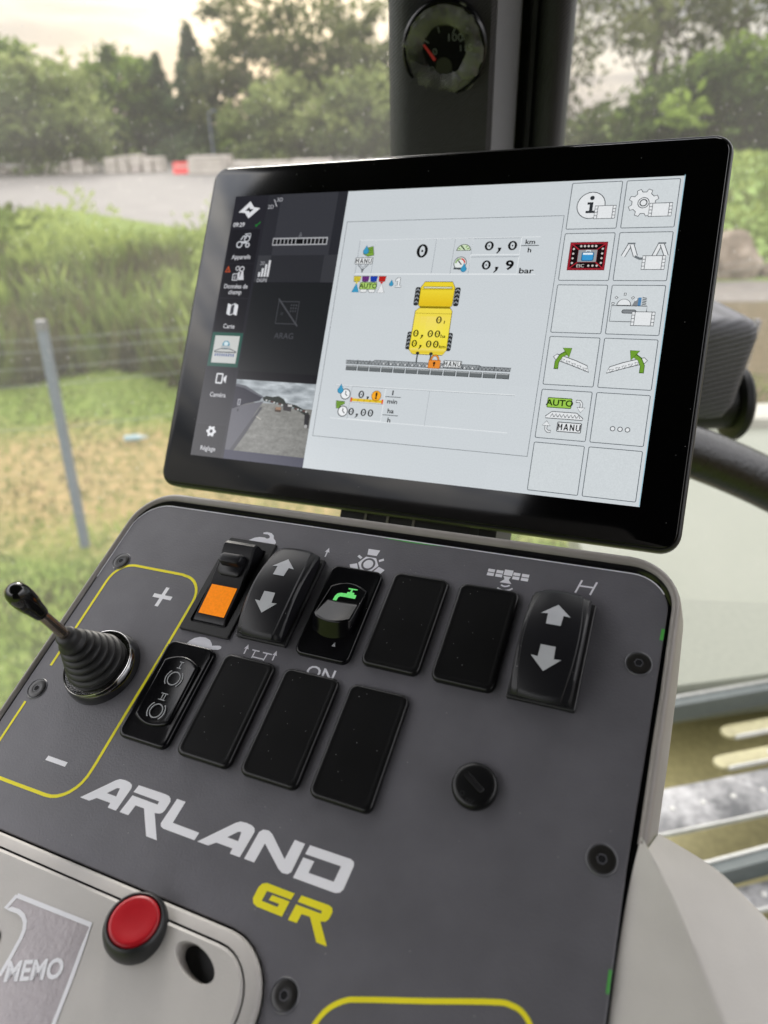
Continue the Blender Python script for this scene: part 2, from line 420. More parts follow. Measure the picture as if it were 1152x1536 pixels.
# small arrow right of the first big rocker
def small_arrow(mb, x, y, l, w, m):
    mb.polys([pp([(x-.35*w*.4, y), (x+.35*w*.4, y), (x+.14*w, y-l*.55), (x+.5*w, y-l*.5), (x, y-l), (x-.5*w, y-l*.5), (x-.14*w, y-l*.55)])], .1*MM, m)
mb = MB(); small_arrow(mb, -36.6, -2.6, 5.2, 2.4, M_symbol); mb.build('symbol', con, smooth=False, label='small arrow symbol above the first big rocker')
# valve / propeller symbol over the tap switch
mb = MB()
cx, cy = -14.6, -2.5
hexa = [(cx+5.0*math.cos(math.radians(q)), cy+4.3*math.sin(math.radians(q))) for q in (0, 60, 120, 180, 240, 300)]
mb.polys([pp(hexa), list(reversed(circ(cx, cy, 3.3, 24)))], .1*MM, M_symbol)
mb.polys([circ(cx, cy, 2.3, 24)], .1*MM, M_symbol)
for q, l in ((-90, 3.2), (30, 3.4), (150, 3.4)):
    c, s_ = math.cos(math.radians(q)), math.sin(math.radians(q))
    P_ = lambda r, t: (cx+r*c-t*s_, cy+(r*s_+t*c)*1.0)
    mb.polys([pp([P_(4.9, -2.3), P_(4.9+l, -2.9), P_(4.9+l, 2.9), P_(4.9, 2.3)])], .1*MM, M_symbol)
for q in (-30, 210):
    c, s_ = math.cos(math.radians(q)), math.sin(math.radians(q))
    P_ = lambda r, t: (cx+r*c-t*s_, cy+(r*s_+t*c))
    mb.polys([pp([P_(5.0, -.6), P_(7.3, -.6), P_(7.3, .6), P_(5.0, .6)])], .1*MM, M_symbol)
mb.build('symbol', con, smooth=False, label='pale round spraying nozzle symbol with three wings')
# folding boom symbol
mb = MB()
small_arrow(mb, -52.6, 51.4, 4.6, 2.2, M_symbol); small_arrow(mb, -38.4, 51.4, 4.6, 2.2, M_symbol)
for seg in ([(-49.6, 48.8), (-46.0, 48.8)], [(-48.0, 48.8), (-48.2, 52.4)], [(-48.2, 51.8), (-42.6, 51.8)], [(-44.2, 48.9), (-39.8, 48.9)], [(-42.0, 48.9), (-42.4, 52.4)]):
    for q in strip(seg, .55): mb.polys([pp(q)], .1*MM, M_symbol)
mb.build('symbol', con, smooth=False, label='pale boom symbol with two upward arrows')
def ptext(mb, s, x, y, h, m, sx=1.0, bold=0.0, z=.1, slant=0, ang=0):
    """text with its baseline start at (x, y), cap height h, panel mm"""
    v, f, x0, x1, y0, y1 = text_tris(s, bold)
    k = h/.70; base = len(mb.v); ca, sa = math.cos(ang), math.sin(ang)
    for px_, py_ in v:
        u_ = (px_-x0)*k*sx+slant*py_*k; w_ = py_*k
        mb.v.append(((x+u_*ca-w_*sa)*MM, (-y+u_*sa+w_*ca)*MM, z*MM))
    mi = mb.mat(m)
    for q in f: mb.f.append(tuple(base+i for i in q)); mb.mi.append(mi)
mb = MB(); ptext(mb, 'ON', -21.4, 54.6, 5.2, M_symbol, 1.12, .01); mb.build('lettering', con, smooth=False, label='pale ON between the tap switch and the blank below')
# satellite
mb = MB()
ang = math.radians(0)
for x0, x1 in ((38.8, 41.7), (42.4, 45.3), (49.6, 52.5), (53.2, 56.2)):
    for k in (0, 1):
        y = -9.2+k*1.9 + (0)
        mb.polys([pp([(x0, y-.8), (x1, y-.8), (x1, y+.7), (x0, y+.7)])], .1*MM, M_symbol)
mb.polys([pp([(45.7, -10.8), (49.3, -10.8), (49.3, -8.0), (45.7, -8.0)])], .1*MM, M_symbol)
mb.polys([pp([(45.8, -7.5), (49.0, -7.5), (48.4, -6.0), (50.0, -4.2), (45.0, -4.2), (46.6, -6.0)])], .1*MM, M_symbol)
for r in (2.6, 4.6):
    for q in strip(arc(47.4, -5.2, r, 40, 125, 8), .7): mb.polys([pp(q)], .1*MM, M_symbol)
mb.build('symbol', con, smooth=False, label='pale satellite symbol above the blanks')
mb = MB()
for seg in ([(77.2, -11.3), (75.6, -5.0)], [(83.0, -11.4), (81.3, -5.0)], [(76.5, -8.5), (82.2, -8.6)]):
    for q in strip(seg, .75): mb.polys([pp(q)], .1*MM, M_symbol)
mb.build('symbol', con, smooth=False, label='pale H shaped symbol above the right rocker')

# ---- screws
def screw(x, y, first=None):
    mb = MB()
    lathe(mb, 0, 0, [(5.0, .05), (4.7, .35), (4.35, .1), (4.3, -.3)], M_screwring, 32)
    o = mb.build('screw', con); o.location = (x*MM, -y*MM, 0)
    mb = MB()
    lathe(mb, 0, 0, [(4.2, .1), (4.1, .35), (3.7, .5), (2.0, .5), (1.75, .45)], M_screw, 32)
    h = mb.build('screw_head', o)
    mb = MB(); hx = [((1.35*math.cos(math.radians(q)))*MM, 1.35*math.sin(math.radians(q))*MM) for q in range(0, 360, 60)]
    mb.loft([at(hx, .56), at([(x_*.8, y_*.8) for x_, y_ in hx], .53)], M_gap)
    for q in strip([(x_/MM*1.12, y_/MM*1.12) for x_, y_ in hx], .3, True): mb.polys([pp(q)], .58*MM, M_screwring)  # pale hex outline painted as the highlight on the socket rim
    mb.build('socket', o, smooth=False)
    return o
s0 = screw(-143.2, 19.1)
for x, y in ((-143.3, 89.4), (103.0, 20.4), (101.3, 89.6), (17.3, 155.3)):
    copypart(s0, con, x+143.2, y-19.1)

# round blanking plug with slot
mb = MB(); lathe(mb, 57.3, 78.9, [(7.9, 0), (8.0, 1.6), (7.7, 2.6), (7.0, 3.2), (5.5, 3.5), (2, 3.6)], M_blank, 40)
plug = mb.build('plug', con, label='round black blanking plug with slot')
mb = MB()
def rot_(L, d): c, k = math.cos(math.radians(d)), math.sin(math.radians(d)); return [(x*c-y*k+57.3*MM, x*k+y*c-78.4*MM) for x, y in L]
mb.loft([at(rot_(rr(-4.3, -1.1, 4.3, 1.1, 1, 4), -32), 3.95), at(rot_(rr(-4.6, -1.4, 4.6, 1.4, 1.3, 4), -32), 3.5)], M_gloss, False, False)
mb.loft([at(rot_(rr(-4.3, -1.1, 4.3, 1.1, 1, 4), -32), 3.95), at(rot_(rr(-3.7, -.6, 3.7, .6, .5, 4), -32), 3.68)], M_gap)
mb.build('slot', plug, smooth=False)
mb = MB()
for q in strip(arc(54.4, 83.0, .75, 0, 360, 12), .3): mb.polys([pp(q)], 3.66*MM, M_collar)
ptext(mb, 'DV', 56.2, 85.4, 1.5, M_collar, 1, 0, 3.66)
mb.build('moulded_mark', plug, smooth=False)

# ---- blank switch covers
def blank_mesh(m=M_blank):
    mb = MB(); L = lambda i: rr(i, i, 25-i, 44.75-i, max(3.2-i*.6, .8), 6)
    mb.loft([at(L(0), 0), at(L(0), 1.5), at(L(.25), 2.1), at(L(.8), 2.5), at(L(1.5), 2.6), at(L(2.2), 2.5), at(L(2.6), 2.45), at(L(2.7), 2.45)], m)
    return mb
blank = blank_mesh().build('blanking_cover', con, angle=70)
blank['label'] = 'plain black cover in the upper row, fourth from the left'
for x, y, lb in ((29.84, 0, 'plain black cover in the upper row next to the right rocker'), (-59.59, 53.4, 'plain black cover in the lower row beside the brake switch'),
                 (-29.75, 53.4, 'plain black cover in the lower row under ON'), (.1, 53.4, 'plain black cover at the right end of the lower row')):
    c = copypart(blank, con, x, y); c['label'] = lb

# ---- big contoured rocker switches with arrows
def contour_rocker(px_, lab, tilt):
    mb = MB()
    L = rr(0, 0, 25, 44.75, .6, 3)
    mb.loft([at(L, 0), at(L, 1.6), at(rr(.4, .4, 24.6, 44.35, .6, 3), 1.9)], M_matblk)
    base = mb.build('rocker_switch', con, smooth=False, label=lab); base.location = (px_*MM, 0, 0)
    # cap: grid surface, bulging outline and convex back
    mb = MB(); nu, nv = 36, 40; W_, H_ = 23.4, 46.2; cx, cy = 12.5, 22.4
    def S_(u, v):        # u,v in -1..1
        halfw = W_/2*(1-.06*abs(v)**2.4)
        yy = cy + v*(H_/2-1.3*abs(u)**2.2)
        xx = cx + u*halfw
        h = 11.6-4.6*v*v + tilt*v - .8*u*u
        return xx, yy, h
    grid = []
    for j in range(nv+1):
        row = []
        for i in range(nu+1):
            v = -1+2*j/nv; t_ = -1+2*i/nu; bow = .66+.17*(1-v*v); q = abs(t_)
            if q <= .6667: u = q/.6667*bow
            elif q <= .7778: u = bow+(q-.6667)/.1111*.035
            else: u = bow+.035+(q-.7778)/.2222*(1-bow-.035)
            d_ = 0 if q <= .6667 else (.5*min(1, (q-.6667)/.1111)+1.5*max(0, u-bow-.035))
            u = math.copysign(u, t_)
            x, y, h = S_(u, v)
            d = min((1-abs(u))*1.2, (1-abs(v))*1.7)
            h -= max(0, .07-d)*11+d_
            row.append((x*MM, -y*MM, h*MM))
        grid.append(row)
    k0 = len(mb.v); mi = mb.mat(M_rocker)
    for r in grid: mb.v += r
    n = nu+1
    for j in range(nv):
        for i in range(nu):
            mb.f.append((k0+j*n+i, k0+(j+1)*n+i, k0+(j+1)*n+i+1, k0+j*n+i+1)); mb.mi.append(mi)
    rimv = grid[0]+[grid[j][nu] for j in range(1, nv+1)]+list(reversed(grid[nv][:nu]))+[grid[j][0] for j in range(nv-1, 0, -1)]
    low = [(x+(12.5*MM-x)*.05, y+(-22.4*MM-y)*.05, 1.8*MM) for x, y, z in rimv]
    mid = [(x, y, z-.8*MM) for x, y, z in rimv]
    mb.loft([low, mid, rimv], M_rocker, False, False)
    cap = mb.build('rocker', base, angle=28)
    # arrows, draped over the cap
    for s_, yc in ((-1, 12.7), (1, 30.9)):
        mb = MB()
        A = [(0, -4.9), (5.5, .2), (2.9, .0), (2.7, 4.7), (-2.7, 4.7), (-2.9, .0), (-5.5, .2)]
        pts = [(12.5+x, yc+(y if s_ < 0 else -y)) for x, y in A]
        O = [Vector((x, y, 0)) for x, y in pts]
        hh = lambda x, y: 11.6-4.6*((y-cy)/(H_/2))**2+tilt*((y-cy)/(H_/2))-.8*((x-cx)/(W_/2))**2+.28
        for t3 in tessellate_polygon([O]):
            T = [Vector((O[i].x*MM, -O[i].y*MM, hh(O[i].x, O[i].y)*MM)) for i in t3]
            if (T[1]-T[0]).cross(T[2]-T[0]).z < 0: T.reverse()
            mb.face(T, M_arrow)
        mb.build('arrow_symbol', base, smooth=False)
    return base
contour_rocker(-59.7, 'large curved black rocker beside the orange switch, arrows up and down', -.2)
contour_rocker(59.7, 'large curved black rocker at the right end, arrows up and down', -.4)

# ---- orange hare/tortoise switch
mb = MB()
L = rr(-89.6, -4.5, -62.9, 47, .8, 3)
mb.loft([at(L, 0), at(L, .9), at(rr(-89.2, -4.1, -63.3, 46.6, .8, 3), 1.25), at(rr(-86.2, 0, -66.2, 42.6, 1.5, 3), 1.25), at(rr(-86.0, .2, -66.4, 42.4, 1.5, 3), .3)], M_matblk)
osw = mb.build('toggle_switch', con, smooth=False, label='black switch with glowing orange lens and small sliding catch')
mb = MB()
prof = [(1.2, .6), (1.2, 5.5), (1.8, 8.0), (3.6, 8.9), (5.0, 8.8), (9, 7.2), (14, 5.7), (20, 4.3), (23, 3.5), (38.5, 2.0), (40.5, 1.7), (41.4, 1.2), (41.5, .4)]
loops = []
for y, h in prof:
    xs = [-85.2, -85.0, -84.3, -68.3, -67.6, -67.4]; dz = [-9, -.7, 0, 0, -.7, -9]
    loops.append([(x*MM, -y*MM, max(.3, h+d)*MM) for x, d in zip(xs, dz)])
mb.loft(loops, M_rocker, False, False, closed=False)
lever = mb.build('rocker', osw, angle=30)
mb = MB(); mb.face([(-83.2*MM, -23.6*MM, 3.62*MM), (-83.2*MM, -38.2*MM, 2.2*MM), (-69.3*MM, -38.2*MM, 2.2*MM), (-69.3*MM, -23.6*MM, 3.62*MM)], M_orange)
mb.build('orange_lens', osw, smooth=False)
mb = MB()
C = rr(-82.2, 9.6, -70.2, 15.0, 2.2, 5)
mb.loft([at(C, 4), at(C, 9.8), at(rr(-81.8, 10.0, -70.6, 14.6, 1.9, 5), 10.5), at(rr(-80.8, 10.9, -71.6, 13.7, 1.1, 5), 10.8)], M_rocker)
C = rr(-82.6, 8.8, -70.0, 18.8, 2.6, 5)
mb.loft([at(C, 3), [(x, y, (8.4+( (y/MM)+9)*.30)*MM) for x, y in C], [(x*.995-.0004, y, (8.9+((y/MM)+9)*.30)*MM) for x, y in rr(-82.0, 9.4, -70.6, 18.2, 2.0, 5)]], M_rocker)
mb.build('sliding_catch', osw, angle=40)

# ---- small rockers in rounded bezels
def bezel(x, y, lab):
    mb = MB(); L = lambda i: [(px_+x*MM, py_-y*MM) for px_, py_ in rr(i, i, 25-i, 45-i, max(3.4-i*.6, .8), 6)]
    I = lambda i: [(px_+x*MM, py_-y*MM) for px_, py_ in rr(3.0+i, 6.2+i, 22.0-i, 38.8-i, 3.0, 6)]
    mb.loft([at(L(0), 0), at(L(0), 1.4), at(L(.3), 2.1), at(L(.9), 2.4), at(L(1.6), 2.3), at(I(0), 2.0)], M_gloss)
    return mb.build('rocker_switch', con, angle=60, label=lab)
def capoutline(cx, y0, y1, w, bulge, i=0, n=10):
    xl, xr = cx-w/2+i, cx+w/2-i; P_ = []
    y0 += i; y1 -= i
    for k in range(n+1):
        t = k/n; P_.append((xl+(xr-xl)*t, y0+bulge*(2*t-1)**2))
    for k in range(n+1):
        t = 1-k/n; P_.append((xl+(xr-xl)*t, y1-bulge*(2*t-1)**2))
    return P_
bsw = bezel(-89.6, 53.3, 'black rocker with two brake symbols in the lower row')
mb = MB()
lo = capoutline(-77.1, 60.0, 91.2, 17.8, 2.8)
mb.loft([[(x*MM, -y*MM, h(y)*MM) for x, y in reversed(L)] for L, h in (
    (lo, lambda y: 1.5), (lo, lambda y: 2.6-.02*(y-75)), (capoutline(-77.1, 60, 91.2, 17.8, 2.8, .35), lambda y: 3.1-.02*(y-75)), (capoutline(-77.1, 60, 91.2, 17.8, 2.8, .9), lambda y: 3.2-.02*(y-75)), (capoutline(-77.1, 60, 91.2, 17.8, 2.8, 1.5), lambda y: 2.9-.02*(y-75)))], M_gloss)
mb.build('rocker', bsw, angle=60)
mb = MB(); M_ic = M_label
for cy_, tx in ((70.3, 'I'), (85.0, 'II')):
    for q in strip(arc(-76.6, cy_, 2.9, 0, 360, 28), .5): mb.polys([pp(q)], 3.2*MM, M_ic)
    for a0, a1 in ((-48, 48), (132, 228)):
        for q in strip(arc(-76.6, cy_, 4.1, a0, a1, 12), .5): mb.polys([pp(q)], 3.2*MM, M_ic)
    yt, yb = cy_-7.6, cy_-4.8; n_ = len(tx)
    w_ = 1.1 if n_ == 1 else 1.7
    for y_ in (yt, yb): 
        for q in strip([(-76.8-w_, y_), (-76.8+w_, y_)], .4): mb.polys([pp(q)], 3.25*MM, M_ic)
    for x_ in ([-76.8] if n_ == 1 else [-77.4, -76.1]):
        for q in strip([(x_, yt), (x_, yb)], .45): mb.polys([pp(q)], 3.2*MM, M_ic)
mb.build('brake_symbol', bsw, smooth=False)

tsw = bezel(-29.9, 1.6, 'black rocker with lit green tap symbol, pressed at the top')
mb = MB()
def th(y):
    if y < 20: return 3.0-.02*(y-10)*0
    return 3.0+(y-20)*.42 if y < 31.5 else 7.8
lo = capoutline(-17.4, 9.8, 37.5, 17.6, 3.0)
def tap_top(i, d):
    L = capoutline(-17.4, 9.8, 32.6, 17.6, 2.8, i)
    return [(x, y, th(y)+d) for x, y in L]
botr = [(x, y, 1.4) for x, y in lo]
loops = [botr, tap_top(0, -.7), tap_top(.35, -.15), tap_top(.8, 0)]
mb.loft([[(x*MM, -y*MM, h*MM) for x, y, h in reversed(L)] for L in loops], M_gloss, False, False)
# top surface strips
nx, ny = 10, 22; g = []
for j in range(ny+1):
    row = []
    for i in range(nx+1):
        t = i/nx; xl = -17.4-8.0+16.0*t
        ya = 10.6+2.8*(2*t-1)**2; yb = 31.8-2.8*(2*t-1)**2
        y = ya+(yb-ya)*j/ny
        row.append((xl*MM, -y*MM, (th(y)-.02-.55*math.sin(math.pi*t)*min(1, (y-10)/20))*MM))
    g.append(row)
k0 = len(mb.v); mi = mb.mat(M_gloss)
for r in g: mb.v += r
for j in range(ny):
    for i in range(nx): mb.f.append((k0+j*(nx+1)+i, k0+(j+1)*(nx+1)+i, k0+(j+1)*(nx+1)+i+1, k0+j*(nx+1)+i+1)); mb.mi.append(mi)
mb.build('rocker', tsw, angle=50)
mb = MB()
tap = [(-22.9, 20.2), (-20.9, 20.2), (-20.6, 18.2), (-19.9, 17.5), (-18.8, 17.4), (-11.6, 17.4), (-11.6, 15.3), (-13.0, 15.3), (-13.2, 14.2), (-14.6, 14.1), (-14.5, 12.6), (-12.2, 12.5), (-12.3, 11.9), (-17.2, 12.0), (-17.1, 12.7), (-15.5, 12.7), (-15.6, 14.2), (-16.9, 14.3), (-17.1, 15.3), (-20.2, 15.4), (-21.9, 16.2), (-22.7, 17.8)]
mb.polys([pp([(-17.0+(x+17.0)*.86, 16.6+(y-16.4)*.86) for x, y in tap])], 3.16*MM, M_green)
mb.build('tap_symbol', tsw, smooth=False)
mb = MB(); mb.polys([pp([(-14.3, 40.4), (-12.6, 40.4), (-13.3, 38.4)])], 2.35*MM, M_label); mb.build('pointer_mark', tsw, smooth=False)

# ---- joystick
jc = (-115.7, 73.0)
mb = MB(); lathe(mb, *jc, [(17.3, 0), (17.2, 2.4), (16.6, 4.6), (15.9, 5.6)], M_darkmetal, 56)
joy = mb.build('joystick', con, angle=50, label='small joystick with black knob and ribbed rubber boot')
mb = MB(); lathe(mb, *jc, [(15.95, 5.5), (16.0, 5.9), (15.75, 6.2), (15.45, 6.1), (15.3, 5.6)], M_chrome, 56)
mb.build('chrome_ring', joy, angle=60)
mb = MB(); pr = [(15.3, 5.6), (14.0, 5.3)]
nb = 6
for k in range(nb):
    r0 = 12.6-k*1.35; h0 = 6.6+k*3.3
    pr += [(r0-.9, h0-.4), (r0+.1, h0+.3), (r0+.6, h0+1.2), (r0+.3, h0+2.1), (r0-.9, h0+2.8)]
pr += [(4.9, 26.6), (4.6, 28.2), (4.3, 30.2), (3.2, 30.6), (2.6, 30.6)]
lathe(mb, *jc, pr, M_rubber, 40); mb.build('rubber_boot', joy, angle=70)
mb = MB(); lathe(mb, *jc, [(2.3, 29), (2.3, 50)], M_steel, 24); mb.build('steel_rod', joy)
mb = MB(); lathe(mb, *jc, [(2.7, 46.5), (3.0, 46.9), (3.3, 49), (3.6, 51), (3.75, 52.2), (4.3, 54.5), (4.65, 58), (4.6, 61), (4.1, 63.6), (3.1, 65.2), (1.6, 66.1), (.2, 66.3)], M_knob, 32)
mb.build('lever_knob', joy, angle=60)

# =================================================================== KEYPAD MODULE (lower left)
kp = root('keypad_module', PANEL, 'beige keypad housing with a red push button at the lower left', 'control unit')
def modloop(o, y1=262):
    P_ = [(-200, 144.9+o), (-8-o*.2, 144.9+o)] + [(-8+(19.2-o)*math.sin(math.radians(q)), 164.2-(19.3-o)*math.cos(math.radians(q))) for q in (10, 20, 30, 40, 50, 60, 70, 80, 90)] + [(11.2-o, y1), (-200, y1)]
    return list(reversed(pp(P_)))
mb = MB()
mb.loft([at(modloop(0), -4), at(modloop(0), 1.5), at(modloop(.3), 2.3), at(modloop(1.0), 2.8), at(modloop(4.2), 3.4)], M_mod, False, False)
mb.loft([at(modloop(4.2), 3.4), at(modloop(4.25), 1.2), at(modloop(4.8), 1.2)], M_gap, False, False)
mb.build('housing', kp, angle=50)
outer = modloop(4.9); inner = modloop(5.8)
slot = []
for k in range(28):
    a_ = 2*math.pi*k/28; u, v = 8.9*math.cos(a_), 4.2*math.sin(a_); th_ = math.atan2(-(159.3-154.7), 16.7)
    slot.append(((-14.0+u*math.cos(th_)+v*math.sin(th_))*1, (157.0-u*math.sin(th_)+v*math.cos(th_))))
mb = MB()
mb.loft([at(outer, 1.0), at(outer, 3.2), at(inner, 4.0)], M_mod, False, False)
SL = pp(slot); SL.reverse()
mb.polys([inner, SL], 4.0*MM, M_mod)
sc_ = lambda L, k: [((x+14*MM)*k-14*MM, (y+157*MM)*k-157*MM) for x, y in L]
mb.loft([at(SL, 4.0), at(sc_(SL, .96), 3.4), at(sc_(SL, .93), -3)], M_mod, False, False)
mb.polys([sc_(SL, .95)], -2.9*MM, M_matblk)
mb.build('top_cover', kp, angle=30)
mb = MB(); lathe(mb, -36.4, 155.4, [(12.6, 4), (12.9, 6.5), (12.6, 9), (11.9, 11.2), (11.2, 12.3), (10.6, 12.6), (10.2, 12.2), (10.1, 11)], M_collar, 48)
btn = mb.build('push_button', kp, angle=60, label='round red push button in a black collar')
bc_ = Vector((-36.4, -155.4, 4))*MM
btn.matrix_local = Matrix.Translation(bc_+Vector((-.0026, -.0002, -.0012))) @ Matrix.Rotation(math.radians(-19), 4, 'X') @ Matrix.Rotation(math.radians(9), 4, 'Y') @ Matrix.Scale(.84, 4) @ Matrix.Translation(-bc_)
mb = MB(); lathe(mb, -36.4, 155.4, [(9.9, 10.5), (9.8, 12.3), (9.2, 13.0), (8.0, 13.1), (5.5, 12.75), (2.5, 12.6), (.1, 12.55)], M_red, 48); mb.build('button_cap', btn, angle=60)
# memory key sticker with white outline
mb = MB()
S1 = [(-90.6, 160.8), (-56.2, 159.5), (-54.9, 166.8), (-53.2, 176), (-51.5, 187.1), (-50, 200), (-79.5, 200), (-79.8, 182.8), (-79.6, 176.8), (-79.7, 171.5), (-80.2, 168.8), (-81.6, 166.7), (-83.6, 165.4), (-86.3, 164.8), (-90.0, 165.1), (-92.2, 165.6)]
mb.polys([pp(S1)], 4.1*MM, M_sticker)
stk = mb.build('memory_key', kp, smooth=False, label='smoky grey key with white outline and the word MEMO')
mb = MB()
for q in strip(S1[:6], 1.5): mb.polys([pp(q)], 4.2*MM, M_white)
for q in strip([S1[0]]+list(reversed(S1[7:])), 1.5): mb.polys([pp(q)], 4.22*MM, M_white)
mb.build('key_outline', stk, smooth=False)
mb = MB(); ptext(mb, 'MEMO', -77.2, 183.6, 5.6, M_white, .95, .035, 4.3, 0, math.radians(21)); mb.build('lettering', stk, smooth=False)
mb = MB(); K = rr(-100, 172, -87.6, 200, 3, 5); mb.loft([at(K, 4), at(K, 4.6), at(rr(-99.4, 172.6, -88.2, 199.4, 2.5, 5), 4.9)], M_gloss); mb.build('key', kp, label='black key at the far left edge')

# =================================================================== MONITOR
mon = root('touch_monitor', SCREEN, 'wide black touch screen terminal showing a yellow sprayer diagram and icon buttons', 'touch screen')
mb = MB(); W2, H2 = 149.35, 102.0
def ml(i, r): return rr(-W2+i, -H2-.45+i, W2-i, H2-.45-i, r, 8)
mb.loft([at(ml(34, 8), -42), at(ml(30, 9), -36), at(ml(12, 9), -24), at(ml(1.0, 9), -14), at(ml(0, 9.5), -12), at(ml(0, 9.5), -3.2), at(ml(.25, 9.3), -2.0), at(ml(.9, 8.8), -1.1), at(ml(1.5, 8.3), -.9), at(ml(1.9, 8), -1.3)], M_chassis, True, True)
mb.build('housing', mon, angle=50)
mb = MB(); mb.loft([at(ml(2.1, 7.6), -1.4), at(ml(2.1, 7.6), -.35), at(ml(2.5, 7.3), -.1)], M_glassblk); mb.build('front_glass', mon, angle=60)
# bracket below
mb = MB()
mb.loft([at(rr(-38, 60, 42, 118, 4, 4), -75), at(rr(-38, 60, 42, 118, 4, 4), -30)], M_matblk, True, True)
mb.loft([at(rr(46, 62, 56, 122, 2, 4), -75), at(rr(46, 62, 56, 122, 2, 4), -34)], M_matblk, True, True)
mb.loft([at(rr(-12, 90, 12, 190, 4, 4), -100), at(rr(-12, 90, 12, 190, 4, 4), -76)], M_matblk, True, True)
for x in (-22, -8, 8): mb.loft([at(rr(x, 100, x+1.2, 119, .3, 2), -32), at(rr(x, 100, x+1.2, 119, .3, 2), -29)], M_rim, True, True)
mb.build('mounting_bracket', mon, smooth=False)

class UI:
    KX = 258.64/1280*MM; KY = 163.0/800*MM
    def __init__(s): s.v = []; s.f = []; s.c = []; s.z = .02*MM
    def up(s): s.z += 1.6e-6
    def P(s, x, y): return ((x-640)*s.KX, -(y-400)*s.KY, s.z)
    def tri(s, outlines, col):
        s.up(); O = [[Vector((x, -y, 0)) for x, y in o] for o in outlines]; fl = [p for o in O for p in o]; k = len(s.v)
        s.v += [s.P(p.x, -p.y) for p in fl]
        for a, b, c in tessellate_polygon(O):
            cr = (fl[b]-fl[a]).cross(fl[c]-fl[a]).z
            if abs(cr) < 1e-9: continue
            s.f.append((k+a, k+b, k+c) if cr > 0 else (k+a, k+c, k+b)); s.c.append(srgb(*col))
    def poly(s, pts, col): s.tri([pts], col)
    def rect(s, x0, y0, x1, y1, col): s.poly([(x0, y0), (x1, y0), (x1, y1), (x0, y1)], col)
    def rrect(s, x0, y0, x1, y1, r, col):
        P_ = []
        for cx, cy, a0 in ((x1-r, y0+r, -90), (x1-r, y1-r, 0), (x0+r, y1-r, 90), (x0+r, y0+r, 180)):
            P_ += arc(cx, cy, r, a0, a0+90, 4)
        s.poly(P_, col)
    def box(s, x0, y0, x1, y1, r, line, fill, w=1.6):
        s.rrect(x0, y0, x1, y1, r, line); s.rrect(x0+w, y0+w, x1-w, y1-w, max(r-w, .5), fill)
    def line(s, pts, w, col, closed=False):
        s.up()
        for q in strip(pts, w, closed):
            k = len(s.v); s.v += [s.P(x, y) for x, y in reversed(q)]; s.f.append((k, k+1, k+2, k+3)); s.c.append(srgb(*col))
    def disc(s, x, y, r, col, ry=None): s.poly(arc(x, y, r, 0, 345, 23, ry), col)
    def circle(s, x, y, r, w, col, ry=None): s.line(arc(x, y, r, 0, 345, 23, ry), w, col, True)
    def opoly(s, pts, line, fill, w=1.6): s.poly(pts, fill); s.line(pts, w, line, True)
    def text(s, t, x, y, h, col, align='c', bold=0.0, sx=1.0, slant=0.0):
        """y = baseline, h = cap height, pixels"""
        s.up(); v, f, x0, x1, y0, y1 = text_tris(t, bold); k = h/.70; wid = (x1-x0)*k*sx
        ox = x-wid/2 if align == 'c' else (x-wid if align == 'r' else x); b = len(s.v)
        s.v += [s.P(ox+(px_-x0)*k*sx+slant*py_*k, y-py_*k) for px_, py_ in v]
        for q in f: s.f.append(tuple(b+i for i in q)); s.c.append(srgb(*col))
    def zero(s, x, y, w, h, col, t=None):
        """slashed-dot zero of the terminal font; x,y = centre"""
        t = t or w*.26; s.up(); n = 24
        A = arc(x, y, w/2, 0, 345, 23, h/2); B = arc(x, y, w/2-t, 0, 345, 23, h/2-t*.62)
        k = len(s.v); s.v += [s.P(*p) for p in A]+[s.P(*p) for p in B]
        for i in range(n):
            j = (i+1) % n; s.f.append((k+j, k+i, k+n+i, k+n+j)); s.c.append(srgb(*col))
        s.disc(x, y, w*.09, col, h*.09)
    def comma(s, x, y, k, col):
        s.poly([(x-2*k, y-3*k), (x+3*k, y-3*k), (x+1.5*k, y+1.5*k), (x-2*k, y+5*k), (x-3.4*k, y+4.4*k), (x-1*k, y+1*k)], col)
    def grid(s, x0, y0, x1, y1, nx, ny, fn):
        s.up(); k = len(s.v)
        for j in range(ny+1):
            for i in range(nx+1): s.v.append(s.P(x0+(x1-x0)*i/nx, y0+(y1-y0)*j/ny))
        for j in range(ny):
            for i in range(nx):
                a_ = k+j*(nx+1)+i; s.f.append((a_, a_+nx+1, a_+nx+2, a_+1)); s.c.append(srgb(*fn((i+.5)/nx, (j+.5)/ny)))
def manu(x, y, h, w=None, th=None):
    """MANU in plain strokes, centred on x, baseline y"""
    w = w or h*.82; th = th or h*.17; g = w*.34; x0 = x-(4*w+3*g)/2; t_ = y-h+th/2; b_ = y-th/2
    for k, ch in enumerate('MANU'):
        a_, c_ = x0+k*(w+g)+th/2, x0+k*(w+g)+w-th/2; m_ = (a_+c_)/2
        L = {'M': [[(a_, y), (a_, y-h)], [(c_, y), (c_, y-h)], [(a_, y-h+th*.3), (m_, y-h*.38), (c_, y-h+th*.3)]],
             'A': [[(a_-th*.2, y), (m_, y-h)], [(m_, y-h), (c_+th*.2, y)], [(a_+w*.12, y-h*.3), (c_-w*.12, y-h*.3)]],
             'N': [[(a_, y), (a_, y-h)], [(c_, y), (c_, y-h)], [(a_, y-h+th*.3), (c_, y-th*.3)]],
             'U': [[(a_, y-h), (a_, y-h*.2), (m_-w*.12, b_), (m_+w*.12, b_), (c_, y-h*.2), (c_, y-h)]]}[ch]
        for q in L: U.line(q, th, INK)
U = UI()
BG = (200, 206, 210); LN = (74, 82, 88); INK = (12, 12, 14); WH = (232, 234, 236)
U.rect(0, 0, 1280, 800, (30, 30, 36))
